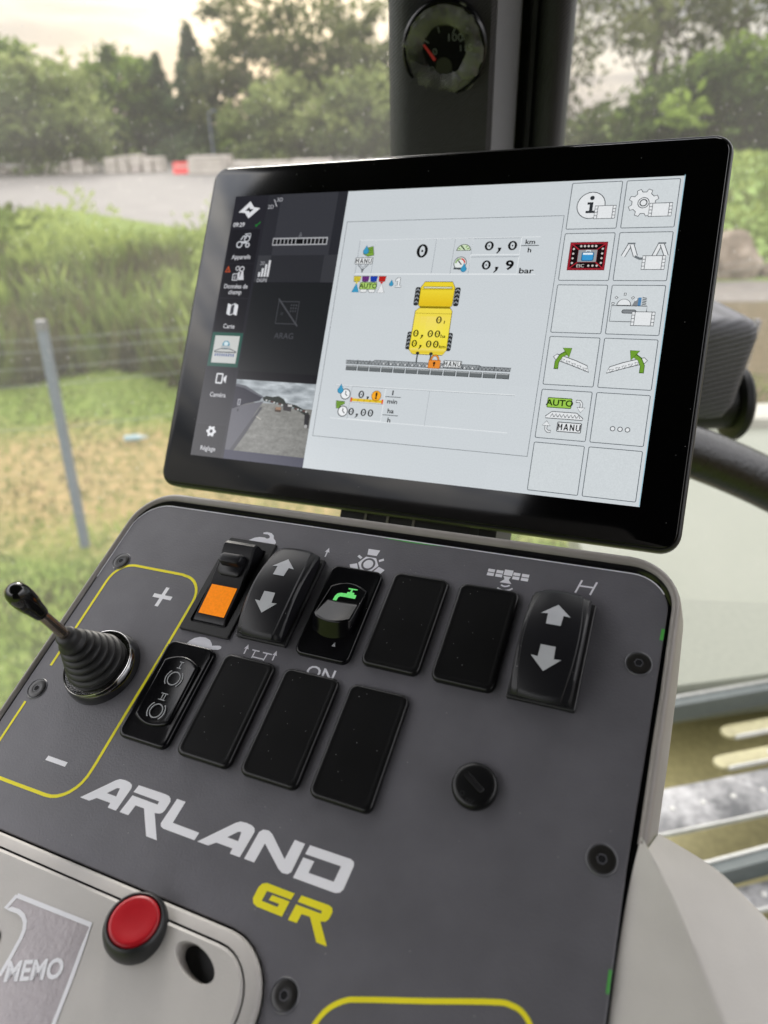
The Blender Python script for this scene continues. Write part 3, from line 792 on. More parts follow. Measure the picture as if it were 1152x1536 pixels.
U.grid(383, 0, 1280, 800, 12, 12, lambda u, v: tuple(int(c+4*v+2*u) for c in BG))
# ---- left rail
U.rect(0, 0, 118, 800, (37, 37, 44))
for y0, y1 in ((105, 210), (212, 317), (320, 420), (424, 528), (704, 800)): U.rect(4, y0, 108, y1, (27, 27, 33))
U.rect(4, 532, 108, 700, (33, 33, 40))
U.poly([(56, 17), (72, 36), (95, 40), (59, 71), (43, 53), (20, 51)], (215, 216, 220))
U.poly([(55, 35), (60, 42), (72, 42), (60, 53), (56, 47), (43, 47)], (30, 30, 36))
U.text('09:29', 29, 96, 13, (205, 205, 210), bold=.02); U.line([(90, 97), (104, 83)], 3.2, (25, 120, 45)); U.line([(88, 90), (93, 97)], 3, (25, 120, 45))
def tractor_icon(x, y, c=(190, 192, 198)):
    U.circle(x-14, y+12, 9, 4, c); U.circle(x+15, y+14, 6, 4, c); U.circle(x+10, y-6, 9, 3.5, c)
    U.line([(x-12, y-2), (x-4, y-14), (x+2, y-14)], 4, c); U.line([(x, y-20), (x+20, y-22), (x+20, y-8)], 3, c); U.line([(x+6, y-20), (x+6, y-6)], 3, c)
    U.rect(x-8, y+2, x+12, y+9, c)
tractor_icon(57, 140); U.text('Appareils', 57, 197, 13.5, (205, 205, 210), bold=.01, sx=.92)
U.poly([(8, 238), (18, 218), (28, 238)], (190, 80, 40)); U.poly([(12, 235.5), (18, 224), (24, 235.5)], (30, 30, 36)); U.line([(18, 227), (18, 234)], 1.6, (190, 80, 40))
U.circle(52, 226, 6, 2.5, (200, 200, 205)); U.circle(68, 228, 7, 3, (200, 200, 205)); U.poly([(62, 262), (68, 236), (74, 236), (80, 262)], (200, 200, 205)); U.box(38, 242, 58, 264, 2, (200, 200, 205), (40, 40, 46), 2.5); U.poly([(56, 240), (62, 232), (64, 262), (60, 262)], (200, 200, 205))
U.text('E', 48, 259, 10, (200, 200, 205))
U.text('Données de', 57, 288, 13.5, (205, 205, 210), bold=.01, sx=.9); U.text('champ', 57, 306, 13.5, (205, 205, 210), bold=.01, sx=.92)
for k in range(3): U.poly([(40+k*12, 334+(k % 2)*5), (52+k*12, 339-(k % 2)*5), (52+k*12, 372-(k % 2)*5), (40+k*12, 367+(k % 2)*5)], ((215, 216, 220), (60, 60, 66), (215, 216, 220))[k])
U.line([(41, 336), (52, 341), (64, 335), (76, 340), (76, 371), (64, 366), (52, 371), (41, 366)], 2.5, (215, 216, 220), True)
U.text('Carte', 57, 411, 13.5, (205, 205, 210), bold=.01, sx=.92)
U.rect(3, 424, 112, 528, (38, 84, 74)); U.rect(15, 434, 102, 517, (196, 198, 196))
U.disc(58, 462, 13, (70, 140, 165)); U.disc(58, 458, 8, (205, 222, 228), 6); U.rect(42, 464, 74, 472, (170, 176, 178)); U.line([(20, 482), (40, 474), (76, 474), (98, 482)], 2.5, (70, 74, 80)); U.line([(20, 484), (98, 484)], 3, (60, 66, 72))
for k in range(9): U.rect(24+k*8, 488, 28+k*8, 497, (40, 75, 140))
U.box(43, 548, 68, 580, 4, (215, 216, 220), (36, 36, 43), 4.5); U.poly([(70, 562), (80, 552), (80, 578), (70, 568)], (215, 216, 220))
U.text('Caméra', 60, 620, 13.5, (205, 205, 210), bold=.01, sx=.92)
def gear(x, y, r, c, hole, hc, teeth=8, rot=0):
    P_ = []
    for k in range(teeth):
        a0 = 360/teeth*k+rot
        for d, q in ((-13, .78), (-8, 1), (8, 1), (13, .78)): P_.append((x+r*q*math.cos(math.radians(a0+d*8/teeth)), y+r*q*math.sin(math.radians(a0+d*8/teeth))))
    U.poly(P_, c); U.disc(x, y, hole, hc); return P_
gear(59, 724, 17, (220, 221, 225), 5.5, (33, 33, 40), 6)
U.text('Réglage', 58, 782, 13.5, (205, 205, 210), bold=.01, sx=.92)
# ---- map preview
U.rect(118, 0, 383, 268, (42, 43, 49)); U.rect(163, 0, 352, 187, (54, 55, 61)); U.rect(118, 187, 163, 268, (58, 59, 64)); U.rect(163, 187, 340, 268, (43, 44, 49)); U.rect(340, 187, 383, 268, (55, 56, 61)); U.rect(352, 0, 383, 187, (40, 41, 47))
U.text('2D', 132, 43, 12, (165, 166, 172), bold=.01); U.line([(140, 15), (152, 37)], 2.4, (190, 190, 196)); U.text('3D', 159, 22, 12, (165, 166, 172), bold=.01)
U.rect(159, 134, 342, 157, (165, 166, 170))
for k in range(14):
    U.rect(162+k*12.8, 138, 172+k*12.8, 153.5, (12, 12, 15))
U.rect(240, 138, 262, 153.5, (12, 12, 15)); U.line([(246, 131), (250, 119), (254, 131)], 1.8, (150, 152, 158), True)
for k in range(4): U.rect(128+k*10, 252-14-k*12, 135+k*10, 252, (205, 206, 210))
U.text('20', 137, 216, 11, (150, 150, 156), bold=.01); U.text('DGPS', 145, 268, 10, (180, 181, 186), bold=.01)
# ---- switched off second page
U.rect(118, 270, 383, 537, (29, 31, 34))
U.line([(216, 326), (284, 326), (284, 392), (216, 392)], 3, (68, 69, 74), True); U.line([(214, 318), (290, 398)], 4.5, (72, 73, 78))
for k in range(9): U.rect(258+(k % 3)*8, 334+(k//3)*9, 262+(k % 3)*8, 339+(k//3)*9, (66, 67, 72))
U.text('u', 232, 366, 12, (68, 69, 74)); U.text('ARAG', 251, 436, 17, (70, 71, 77), bold=.005)
U.rect(118, 537, 383, 563, (20, 20, 26))
# ---- reversing camera picture
def campic(u, v):
    n = noise.fractal(Vector((u*7, v*20, 1.3)), 1, 2, 4); n2 = noise.fractal(Vector((u*30, v*34, 4.3)), 1, 2, 3)
    if v < .30+.10*max(0, u-.45):
        c = 175+40*n-15*abs(u-.5); return (c-6, c+1, c+6)
    c = 132+12*n2+12*n-30*max(0, (v-.75))-18*abs(u-.4); return (c, c, c-4)
U.grid(118, 563, 383, 773, 66, 52, lambda u, v: tuple(max(0, min(255, int(q))) for q in campic(u, v)))
U.poly([(118, 578), (150, 584), (216, 611), (208, 622), (162, 634), (118, 652)], (44, 44, 56)); U.poly([(118, 576), (152, 580), (218, 609), (216, 613), (150, 588), (118, 583)], (92, 94, 102))
U.poly([(216, 612), (228, 606), (250, 608), (268, 604), (288, 612), (296, 622), (330, 626), (350, 634), (372, 644), (379, 652), (379, 660), (340, 642), (296, 632), (222, 621)], (40, 46, 42))
for k in range(16):
    x = 228+k*9; U.rect(x, 617+k*1.6, x+5+(k % 3)*2, 621+k*1.6, ((206, 208, 206), (150, 158, 160), (90, 60, 58))[k % 3])
U.rect(264, 638, 284, 650, (70, 56, 46)); U.rect(266, 636, 283, 644, (150, 118, 96)); U.poly([(288, 632), (300, 622), (316, 634), (318, 646), (292, 644)], (56, 54, 56)); U.rect(304, 626, 318, 632, (190, 190, 190))
U.poly([(362, 648), (380, 652), (381, 690), (366, 680)], (26, 26, 30)); U.disc(372, 684, 5, (160, 160, 160))
U.poly([(118, 652), (160, 636), (222, 622), (204, 652), (170, 720), (140, 773), (118, 773)], (98, 98, 106)); U.poly([(214, 640), (222, 640), (176, 728), (148, 773), (134, 773)], (78, 78, 84))
U.line([(206, 668), (222, 676)], 2, (190, 186, 176)); U.box(134, 621, 144, 640, 1, (165, 165, 172), (80, 80, 92), 2.4); U.rect(137, 650, 142, 658, (60, 60, 66))
U.rect(118, 773, 384, 800, (58, 59, 78))
# ---- sprayer page
U.line([(396, 91), (1006, 91), (1003, 708), (399, 708)], 1.7, LN, True)
def cell(x0, y0, x1, y1):
    U.line([(x0, y1), (x0, y0), (x1, y0)], 1.5, (150, 156, 162)); U.line([(x0, y1), (x1, y1), (x1, y0)], 1.8, (232, 236, 238))
for c in ((447, 146, 496, 243), (496, 146, 674, 243), (674, 146, 727, 243), (727, 146, 777, 243), (777, 147, 906, 191), (777, 197, 906, 243)): cell(*c)
U.line([(447, 146), (955, 145)], 1.3, (228, 232, 234)); U.line([(447, 244), (955, 244)], 1.3, (228, 232, 234))
U.zero(638, 179, 32, 38, INK)
for y in (167.5, 219): 
    U.zero(823, y, 24, 25, INK); U.comma(851, y+11, 2.0, INK)
U.zero(885, 167.5, 24, 25, INK); U.text('9', 885, 231, 24, INK, bold=.03, sx=1.3)
U.text('km', 930, 164, 12, INK, bold=.02, sx=1.25); U.line([(907, 168), (953, 168)], 2, (60, 66, 70)); U.text('h', 931, 186, 12.5, INK, bold=.02, sx=1.25)
U.text('bar', 931, 241, 14, INK, bold=.02, sx=1.45)
DG = (40, 44, 42); GR_ = (120, 160, 60); BL = (60, 150, 190)
U.opoly([(468, 170), (490, 164), (496, 190), (478, 193), (463, 186)], DG, GR_); 
for k in range(3): U.line([(470, 174+k*5), (491, 170+k*5)], 1.6, (70, 110, 40))
def drop(x, y, r, c=BL, ol=(40, 90, 120)):
    P_ = [(x, y-r*2.0), (x+r*.75, y-r*.5)]+arc(x, y, r, -20, 200, 10)+[(x-r*.75, y-r*.5)]; U.opoly(P_, ol, c, 1.2)
drop(470, 178, 8.5)
U.box(441, 196, 496, 216, 3, (70, 74, 78), (222, 225, 226)); manu(468, 212.5, 13, 9.6)
U.line([(452, 217), (468, 232), (484, 217)], 2.4, (90, 94, 98)); U.line([(458, 217), (468, 225), (478, 217)], 1.8, (130, 134, 138)); U.poly([(463, 228), (474, 228), (468, 242)], (110, 114, 118))
for k, c in enumerate(((222, 205, 60), (110, 50, 130), (25, 65, 180), (200, 35, 30))):
    x = 446+k*25.5; U.opoly([(x, 250), (x+22, 250), (x+20, 265), (x+2, 265)], (50, 50, 50), c)
    for j in range(3): U.line([(x+6+j*5, 252), (x+6+j*5, 263)], 1.1, (40, 40, 40))
    U.poly([(x+6, 266), (x+16, 266), (x+11, 274)], c)
    if k in (1, 2): U.rrect(x-1, 285, x+21, 297, 5, (110, 114, 118)); U.rrect(x+.6, 286.5, x+19.4, 295.5, 4, (228, 230, 231))
U.opoly([(457, 270), (468, 296), (446, 296)], (50, 100, 130), BL); U.opoly([(534, 270), (546, 297), (523, 297)], (90, 94, 98), (226, 228, 230))
U.box(468, 267, 520, 288, 3, (60, 90, 30), (165, 200, 105)); U.text('AUTO', 494, 284, 13, (20, 35, 12), bold=.015, sx=1.05)
drop(563, 272, 6); U.opoly([(580, 254), (588, 254), (588, 276), (593, 276), (593, 281), (575, 281), (575, 276), (581, 276), (581, 263), (575, 265), (574, 260)], (96, 100, 104), (228, 231, 233), 1.7)
# speed and pressure gauges
U.poly(arc(755, 180, 20, 180, 360, 14, 18), (60, 66, 60)); U.poly(arc(755, 178.5, 17.5, 180, 360, 14, 15), (205, 222, 190))
for a_ in (200, 235, 305, 340): U.line([(755+9*math.cos(math.radians(a_)), 178+8*math.sin(math.radians(a_))), (755+16*math.cos(math.radians(a_)), 178+14*math.sin(math.radians(a_)))], 2.5, (110, 150, 70))
U.line([(747, 166), (758, 178)], 3, (40, 60, 40))
U.disc(751, 214, 18, (60, 66, 66)); U.disc(751, 214, 16, (225, 230, 228)); U.line(arc(751, 214, 12, 180, 270, 8), 4, (120, 160, 70)); U.line(arc(751, 214, 12, 275, 360, 8), 4, (200, 60, 50)); U.line([(745, 207), (755, 218)], 3, INK); U.rect(735, 226, 760, 231, (70, 76, 80)); drop(763, 230, 8)
# tractor seen from above
TY = (232, 208, 50)
for x0, y0, x1, y1 in ((637, 280, 651, 331), (749, 280, 764, 331), (634, 403, 648, 452), (748, 403, 762, 452)):
    U.rrect(x0, y0, x1, y1, 5, (38, 40, 42))
    for k in range(4):
        y = y0+7+k*(y1-y0-6)/4; U.line([(x0+2, y+3), ((x0+x1)/2, y-2), (x1-2, y+3)], 3.2, (150, 155, 160))
U.opoly([(661, 265), (739, 265), (748, 281), (747, 330), (744, 333), (655, 333), (652, 330), (651, 281)], (84, 74, 10), TY)
U.grid(654, 290, 745, 331, 1, 8, lambda u, v: (int(236-12*v), int(212-24*v), int(56-24*v)))
U.box(659, 278, 740, 284, 1, (84, 78, 20), (214, 214, 190), 1.2); U.line([(655, 286), (744, 286)], 1.2, (150, 130, 20))
U.rect(657, 333, 743, 338, (150, 128, 12)); 
P_ = [(656, 337), (744, 337), (750, 345), (751, 450), (741, 464), (657, 464), (645, 452), (646, 346)]
U.poly(P_, (238, 218, 80)); U.grid(648, 360, 749, 448, 6, 10, lambda u, v: (int(242-8*abs(v-.4)), int(226-16*abs(v-.5)), int(110-50*abs(u-.5)-30*v))); U.line(P_, 1.6, (90, 80, 10), True); U.line([(648, 352), (749, 352)], 1.1, (150, 130, 30)); U.grid(650, 448, 746, 460, 1, 6, lambda u, v: (int(240-20*v), int(222-30*v), int(120-80*v)))
U.zero(717, 369, 15.5, 19.5, INK); U.text('l', 733, 379, 8, INK, bold=.02, sx=1.6)
for y, u_ in ((407, 'ha'), (435, 'km')):
    U.zero(658, y, 15.5, 19, INK); U.comma(676, y+8, 1.4, INK); U.zero(699, y, 15.5, 19, INK); U.zero(719, y, 15.5, 19, INK); U.text(u_, 729, y+10, 9, INK, 'l', bold=.015, sx=1.2)
# boom
BM = (150, 155, 158)
U.opoly([(465, 490), (545, 490), (552, 486), (846, 486), (852, 489), (930, 489), (929, 498), (465, 499)], (70, 74, 78), BM)
for k in range(44):
    x = 470+k*10.4; y0 = 488.5; U.line([(x, 497), (x+5, y0), (x+10, 497)], 1.6, (60, 64, 68))
    if k % 2 == 0 and 560 < x < 840: U.poly([(x+2, 496), (x+5, 490), (x+8, 496)], (218, 221, 223))
for x in (501, 536, 593, 650, 802, 846, 887): U.line([(x, 487), (x, 499)], 1.6, (60, 64, 68))
for x in (670, 708): U.rect(x, 462, x+4, 488, (70, 76, 76)); U.disc(x+2, 461, 5, (40, 44, 44), 4)
for k in range(13):
    x = 468+k*35.6; U.rect(x, 503.5, x+33, 518, (52, 56, 58)); U.rect(x+1.5, 504.5, x+31.5, 507, (168, 172, 174)); U.rect(x+1.5, 507, x+31, 516.5, (104, 109, 111))
U.line(arc(723, 480, 10.5, 180, 360, 10, 15), 5.5, (90, 55, 10)); U.line(arc(723, 480, 10.5, 180, 360, 10, 15), 3.4, (225, 140, 50))
U.opoly([(707, 478), (740, 478), (740, 500), (707, 500)], (110, 62, 12), (228, 140, 52)); U.disc(723, 486, 3.5, INK); U.rect(721.5, 487, 724.8, 495, INK)
U.box(748, 477, 799, 496, 2, (60, 64, 68), (228, 231, 232)); manu(773.5, 493, 13, 9.2)
# flow rates
for c in ((497, 562, 597, 606), (497, 606, 597, 653)): cell(*c)
U.line([(446, 561), (950, 557)], 1.5, (228, 232, 234)); U.line([(446, 563), (950, 559)], 1.1, (160, 166, 170)); U.line([(445, 654), (945, 654)], 1.5, (228, 232, 234)); U.line([(723, 560), (723, 654)], 1.6, (176, 182, 186))
for y in (585, 633):
    U.disc(480, y, 15.5, (50, 54, 58)); U.disc(480, y, 13, (236, 238, 240)); U.line([(480, y-9), (480, y), (486, y+5)], 2.6, INK)
drop(463, 575, 9)
U.opoly([(455, 605), (482, 606), (482, 612), (472, 617), (467, 626), (459, 626)], (40, 70, 20), GR_)
for k in range(3): U.line([(458, 609+k*5), (478-k*4, 609+k*5)], 1.5, (70, 110, 40))
U.disc(480, 633, 15.5, (50, 54, 58)); U.disc(480, 633, 13, (236, 238, 240)); U.line([(480, 624), (480, 633), (486, 638)], 2.6, INK)
U.zero(528, 583, 17, 21, INK); U.comma(548, 592, 1.5, INK)
U.rect(500, 595, 595, 603, (225, 190, 40)); 
for k in range(4): U.line([(521+k*18, 595), (521+k*18, 603)], 1.2, (120, 95, 20))
U.rect(498, 593, 503, 605, (215, 80, 40)); U.rect(591, 593, 596, 605, (215, 80, 40))
U.disc(573, 584, 14.5, (120, 80, 10)); U.disc(573, 584, 13, (245, 170, 40)); U.text('!', 573, 592, 17, INK, bold=.05, sx=1.1)
U.zero(506, 632, 16.5, 20, INK); U.comma(524, 641, 1.5, INK); U.zero(543, 632, 16.5, 20, INK); U.zero(564, 632, 16.5, 20, INK)
U.text('l', 620, 579, 13, INK, bold=.02, sx=1.5); U.line([(600, 584), (645, 584)], 1.8, (60, 66, 70)); U.text('min', 622, 602, 12, INK, bold=.02, sx=1.2)
U.text('ha', 622, 628, 12, INK, bold=.02, sx=1.2); U.line([(600, 634), (645, 634)], 1.8, (60, 66, 70)); U.text('h', 621, 653, 12.5, INK, bold=.02, sx=1.2)
# ---- icon buttons
for y0, y1 in ((8, 129), (139, 261), (271, 394), (403, 526), (537, 660), (670, 791)):
    for x0, x1 in ((1015, 1138), (1147, 1271)): U.box(x0, y0, x1, y1, 4, LN, (206, 212, 215), 1.7)
WF = (226, 229, 231)
def kb(x, y, w=50, h=32):   # small terminal pictogram
    U.opoly([(x, y), (x+w, y), (x+w, y+h), (x, y+h)], (60, 64, 68), WF, 1.8); U.line([(x+7, y), (x+7, y+h)], 1.4, (70, 74, 78)); U.line([(x+w-7, y), (x+w-7, y+h)], 1.4, (70, 74, 78))
    for k in range(1, 4):
        yy = y+k*h/4; U.line([(x, yy), (x+7, yy)], 1.4, (70, 74, 78)); U.line([(x+w-7, yy), (x+w, yy)], 1.4, (70, 74, 78))
U.disc(1069, 68, 35, (60, 64, 68)); U.disc(1069, 68, 33, WF)
U.rect(1060, 60, 1074, 66, (46, 50, 54)); U.rect(1066, 60, 1074, 84, (46, 50, 54)); U.rect(1058, 82, 1082, 88, (46, 50, 54)); U.disc(1070, 49, 5.5, (46, 50, 54))
kb(1080, 70, 50, 33)
P_ = gear(1193, 66, 35, WF, 1, WF, 8, 22); U.line(P_, 1.8, (60, 64, 68), True); U.circle(1193, 66, 13, 1.8, (60, 64, 68)); U.circle(1193, 66, 8, 2.6, (60, 64, 68)); kb(1208, 68, 52, 33)
U.opoly([(1033, 163), (1123, 163), (1123, 234), (1033, 234)], (70, 10, 18), (150, 34, 46)); U.poly([(1038, 168), (1118, 168), (1118, 229), (1038, 229)], (24, 14, 16))
for q in ([(1036, 166), (1056, 182)], [(1120, 166), (1100, 182)], [(1036, 231), (1056, 214)], [(1120, 231), (1100, 214)]): U.line(q, 2.6, (170, 40, 52))
for k in range(5): U.disc(1060+k*9, 173, 2.8, (205, 200, 196))
for k in range(4): U.disc(1043, 180+k*12, 2.6, (205, 200, 196)); U.disc(1113, 180+k*12, 2.6, (205, 200, 196))
U.text('ESC', 1064, 227, 8, (220, 215, 210)); 
for k in range(3): U.disc(1084+k*10, 223, 2.6, (205, 200, 196))
U.opoly([(1055, 182), (1101, 182), (1101, 214), (1055, 214)], (120, 30, 40), (150, 156, 160)); U.rrect(1064, 188, 1094, 211, 4, (30, 90, 130)); U.rrect(1066, 190, 1092, 209, 3, (60, 150, 205)); U.rect(1067, 190, 1091, 195, (225, 238, 244)); U.line([(1074, 188), (1074, 184), (1084, 184), (1084, 188)], 2.2, (225, 238, 244))
for (a_, b_) in (((1163, 200), (1176, 170)), ((1180, 170), (1192, 200)), ((1234, 200), (1245, 170)), ((1249, 170), (1262, 200))):
    U.line([a_, b_], 11, (60, 64, 68)); U.line([a_, b_], 7.5, WF)
U.line([(1170, 168), (1188, 168)], 4, (110, 116, 120)); U.line([(1240, 168), (1258, 168)], 4, (110, 116, 120)); U.line([(1190, 200), (1202, 206), (1214, 206)], 6, (110, 116, 120)); kb(1209, 199, 52, 34)
# worklight and tool page
U.poly(arc(1181, 322, 17, 180, 360, 12, 16), (60, 64, 68)); U.poly(arc(1181, 321, 15, 180, 360, 12, 14), WF)
for a_ in (185, 222, 270, 318): 
    c, s_ = math.cos(math.radians(a_)), math.sin(math.radians(a_)); U.line([(1181+22*c, 320+22*s_), (1181+29*c, 320+29*s_)], 5.5, (60, 64, 68)); U.line([(1181+23*c, 320+23*s_), (1181+28*c, 320+28*s_)], 2.6, WF)
U.poly([(1200, 322), (1206, 308), (1214, 302), (1214, 324), (1204, 324)], (130, 134, 138)); U.rect(1213, 302, 1220, 324, (80, 130, 175)); U.line([(1206, 310), (1210, 306)], 3, WF)
for k in range(6): U.line([(1222, 302+k*4), (1232, 304+k*4)], 2, (60, 64, 68))
U.opoly([(1153, 323), (1235, 323), (1235, 336), (1206, 362), (1153, 362)], (60, 64, 68), (206, 212, 215), 1.8); U.box(1178, 332, 1212, 342, 5, (60, 64, 68), (130, 134, 138), 1.6); kb(1203, 337, 52, 34)
# boom up left / right
GA = (110, 155, 50)
for m_, cx in ((1, 1076), (-1, 1209)):
    X = lambda x: cx+m_*x
    pts = [(X(-44), 455), (X(-36), 448), (X(10), 462), (X(40), 474), (X(46), 490), (X(0), 474), (X(-38), 462)]
    if m_ < 0: pts.reverse()
    U.opoly(pts, (60, 64, 68), WF, 1.8)
    for k in range(5):
        x = -26+k*14; y = 456+k*5; tr = [(X(x), y+3), (X(x+10), y+5), (X(x+6), y+12)]
        U.line(tr, 1.8, (60, 64, 68), True)
    U.line([(X(-34), 486), (X(-34), 468), (X(-26), 452), (X(-14), 444)], 11, (50, 80, 16)); U.line([(X(-34), 484), (X(-34), 468), (X(-26), 453), (X(-14), 445)], 8, GA)
    a3 = [(X(-24), 432), (X(-2), 432), (X(-6), 456)]
    if m_ < 0: a3.reverse()
    U.opoly(a3, (50, 80, 16), GA, 1.6)
U.box(1033, 557, 1093, 583, 3, (60, 90, 30), (155, 200, 80), 2); U.text('AUTO', 1063, 577, 15, (20, 35, 12), bold=.02, sx=1.1)
U.line([(1102, 563), (1112, 563), (1116, 568), (1116, 580)], 7, (60, 64, 68)); U.line([(1103, 563), (1112, 563), (1116, 568), (1116, 580)], 4, WF); U.opoly([(1106, 578), (1126, 578), (1116, 590)], (60, 64, 68), WF)
U.opoly([(1034, 604), (1048, 592), (1108, 592), (1124, 604), (1124, 609), (1034, 609)], (60, 64, 68), WF, 1.8)
for k in range(8): U.line([(1046+k*9, 605), (1050+k*9, 597), (1054+k*9, 605)], 1.8, (60, 64, 68))
U.line([(1052, 642), (1044, 642), (1039, 637), (1039, 626)], 7, (60, 64, 68)); U.line([(1051, 642), (1044, 642), (1039, 637), (1039, 626)], 4, WF); U.opoly([(1029, 628), (1049, 628), (1039, 616)], (60, 64, 68), WF)
U.box(1065, 616, 1124, 641, 3, (60, 64, 68), WF, 2); manu(1094.5, 636.5, 16, 10.8)
for k in range(3): U.disc(1196+k*17, 623, 6.2, (60, 64, 68)); U.disc(1196+k*17, 623, 4.4, WF)
# cool fringe on the right edge of the lit area
U.rect(1278.4, 0, 1280, 800, (150, 195, 212))
me = bpy.data.meshes.new('display'); me.from_pydata(U.v, [], U.f); me.materials.append(M_display)
ca = me.color_attributes.new('Col', 'FLOAT_COLOR', 'CORNER'); flat = []
for p, c in zip(me.polygons, U.c): flat += list(c)*len(p.vertices)
ca.data.foreach_set('color', flat); me.update()
disp = bpy.data.objects.new('display', me); COL.objects.link(disp); disp.parent = mon

# =================================================================== CAB: pillar, gauge, box, rail, glass
def W(v): return Vector(v)
pil = root('cab_pillar', Matrix.Translation((.08, .64, -.4)), 'dark ribbed cab pillar with a round gauge, standing behind the touch screen', 'cab pillar')
def ribbed(name, c1, scale, rot=0.6, rough=.45):
    t = NT(name); m = t.add('ShaderNodeMapping'); m.inputs['Rotation'].default_value = (0, rot, 0); t.link(t.coord(), m.inputs[0])
    w = t.add('ShaderNodeTexWave'); w.wave_type = 'BANDS'; w.bands_direction = 'Z'; w.inputs['Scale'].default_value = scale; w.inputs['Distortion'].default_value = 1.2; w.inputs['Detail Scale'].default_value = 8
    t.link(m.outputs[0], w.inputs[0])
    t.link(t.ramp(w.outputs['Fac'], [(.2, tuple(q*.55 for q in c1[:3])), (.8, c1)]), t.b.inputs['Base Color']); t.b.inputs['Roughness'].default_value = rough
    t.bump(w.outputs['Fac'], .5, .001); return t.m
M_pil = ribbed('ribbed_pillar_plastic', srgb(40, 40, 46), 160, .7, .42)
M_pil2 = ribbed('ribbed_pillar_side', srgb(140, 140, 148), 190, .7, .5)
M_boxr = ribbed('ribbed_box_plastic', srgb(92, 92, 97), 62, .25, .5)
def extr(mb, sec, z0, z1, m, lean=(0, 0), z_ref=0):
    """vertical extrusion of a plan section (x, y)"""
    lo = [(x+lean[0]*(z0), y, z0) for x, y in sec]; hi = [(x+lean[0]*z1, y, z1) for x, y in sec]
    mb.loft([lo, hi], m, True, True)
P0 = Vector((.08, .64, -.4))
def sec(L): return [(x-P0.x, y-P0.y) for x, y in L]
mb = MB()
lf = [(.012, .665)] + [(.030+.020*math.cos(math.radians(q)), .640+.022*math.sin(math.radians(q))) for q in (200, 215, 230, 245, 260)] + [(.040, .617), (.084, .612), (.088, .614), (.088, .70), (.02, .70)]
extr(mb, sec(lf), .05, .75, M_pil); mb.build('front_trim', pil, angle=25)
mb = MB(); extr(mb, sec([(.0885, .615), (.1095, .640), (.1115, .645), (.1115, .70), (.0885, .70)]), .05, .75, M_pil2); mb.build('side_trim', pil, angle=25)
mb = MB(); extr(mb, sec([(.112, .652), (.118, .652), (.118, .70), (.112, .70)]), .05, .75, M_gap)
extr(mb, sec([(.1185, .640), (.1215, .636), (.1215, .70), (.1185, .70)]), .05, .75, M_rubber); mb.build('door_seal', pil, smooth=False)
mb = MB(); tb = [(.137+.0165*math.cos(math.radians(q)), .655+.024*math.sin(math.radians(q))) for q in range(0, 360, 20)]
extr(mb, sec(tb), .05, .75, M_pil); mb.build('outer_tube', pil, angle=40)
# gauge
gm = Matrix.Translation(Vector((.051, .612, .0485))-P0) @ Matrix.Rotation(math.radians(90), 4, 'X') @ Matrix.Rotation(math.radians(-12), 4, 'Y') @ Matrix.Rotation(math.radians(18), 4, 'X')
gg = MB(); lathe(gg, 0, 0, [(30.5, -8), (31, 1), (30.6, 3), (29.5, 4.2), (28, 4.0), (27.2, 2.4), (26.6, .8)], M_gloss, 48)
gauge = gg.build('gauge', pil, angle=50, label='round black gauge wrapped in wrinkled clear film'); gauge.matrix_local = gm
M_dial = plastic('gauge_dial', (.012, .014, .018, 1), .35, .4)
mb = MB(); lathe(mb, 0, 0, [(27, .7), (26.9, .75)], M_dial, 40); mb.build('dial', gauge, smooth=False)
M_num = plastic('dial_numbers', srgb(88, 92, 98), .5, .3)
M_needle = plastic('dial_needle', srgb(190, 50, 60), .4, .4)
mb = MB(); ptext(mb, '100', 3, -5, 4.6, M_num, 1.25, 0, 1.0); ptext(mb, '115', 11.5, 1.5, 4.0, M_num, 1.2, 0, 1.0); ptext(mb, '0', -8.5, 3.2, 4.2, M_num, 1.2, 0, 1.0)
for a_ in (-150, -105, -62, -30):
    c, s_ = math.cos(math.radians(a_)), math.sin(math.radians(a_))
    for q in strip([(13*c, 13*s_+2), (16.5*c, 16.5*s_+2)], .8): mb.polys([pp(q)], 1.0*MM, M_num)
mb.build('dial_scale', gauge, smooth=False)
mb = MB(); mb.polys([pp([(-15.5, -3.4), (-14.3, -3.9), (-6.2, 5.6), (-7.6, 7.2)])], 1.3*MM, M_needle); mb.build('needle', gauge, smooth=False)
mb = MB(); mb.polys([circ(-.5, 10.8, 6, 24)], 1.2*MM, M_matblk)
for q in strip(arc(-9.5, 13, 2.2, 0, 360, 14), .6): mb.polys([pp(q)], 1.2*MM, M_num)
mb.polys([pp([(-10.3, 14.8), (-8.7, 14.8), (-9.5, 18)])], 1.2*MM, M_num); mb.build('dial_symbol', gauge, smooth=False)
def filmmat():
    t = NT('wrinkled_clear_film'); t.n.remove(t.b)
    tr = t.add('ShaderNodeBsdfTransparent'); gl = t.add('ShaderNodeBsdfPrincipled'); gl.inputs['Base Color'].default_value = (.22, .22, .235, 1); gl.inputs['Roughness'].default_value = .16
    mx = t.add('ShaderNodeMixShader'); n = t.noise(45, 2, .5)
    f = t.ramp(n, [(.38, (.10, .10, .10)), (.62, (.55, .55, .55))])
    t.link(f, mx.inputs[0]); t.link(tr.outputs[0], mx.inputs[1]); t.link(gl.outputs[0], mx.inputs[2]); t.link(mx.outputs[0], t.out.inputs[0]); return t.m
M_film2 = filmmat()
mb = MB(); n = 72; loops = []
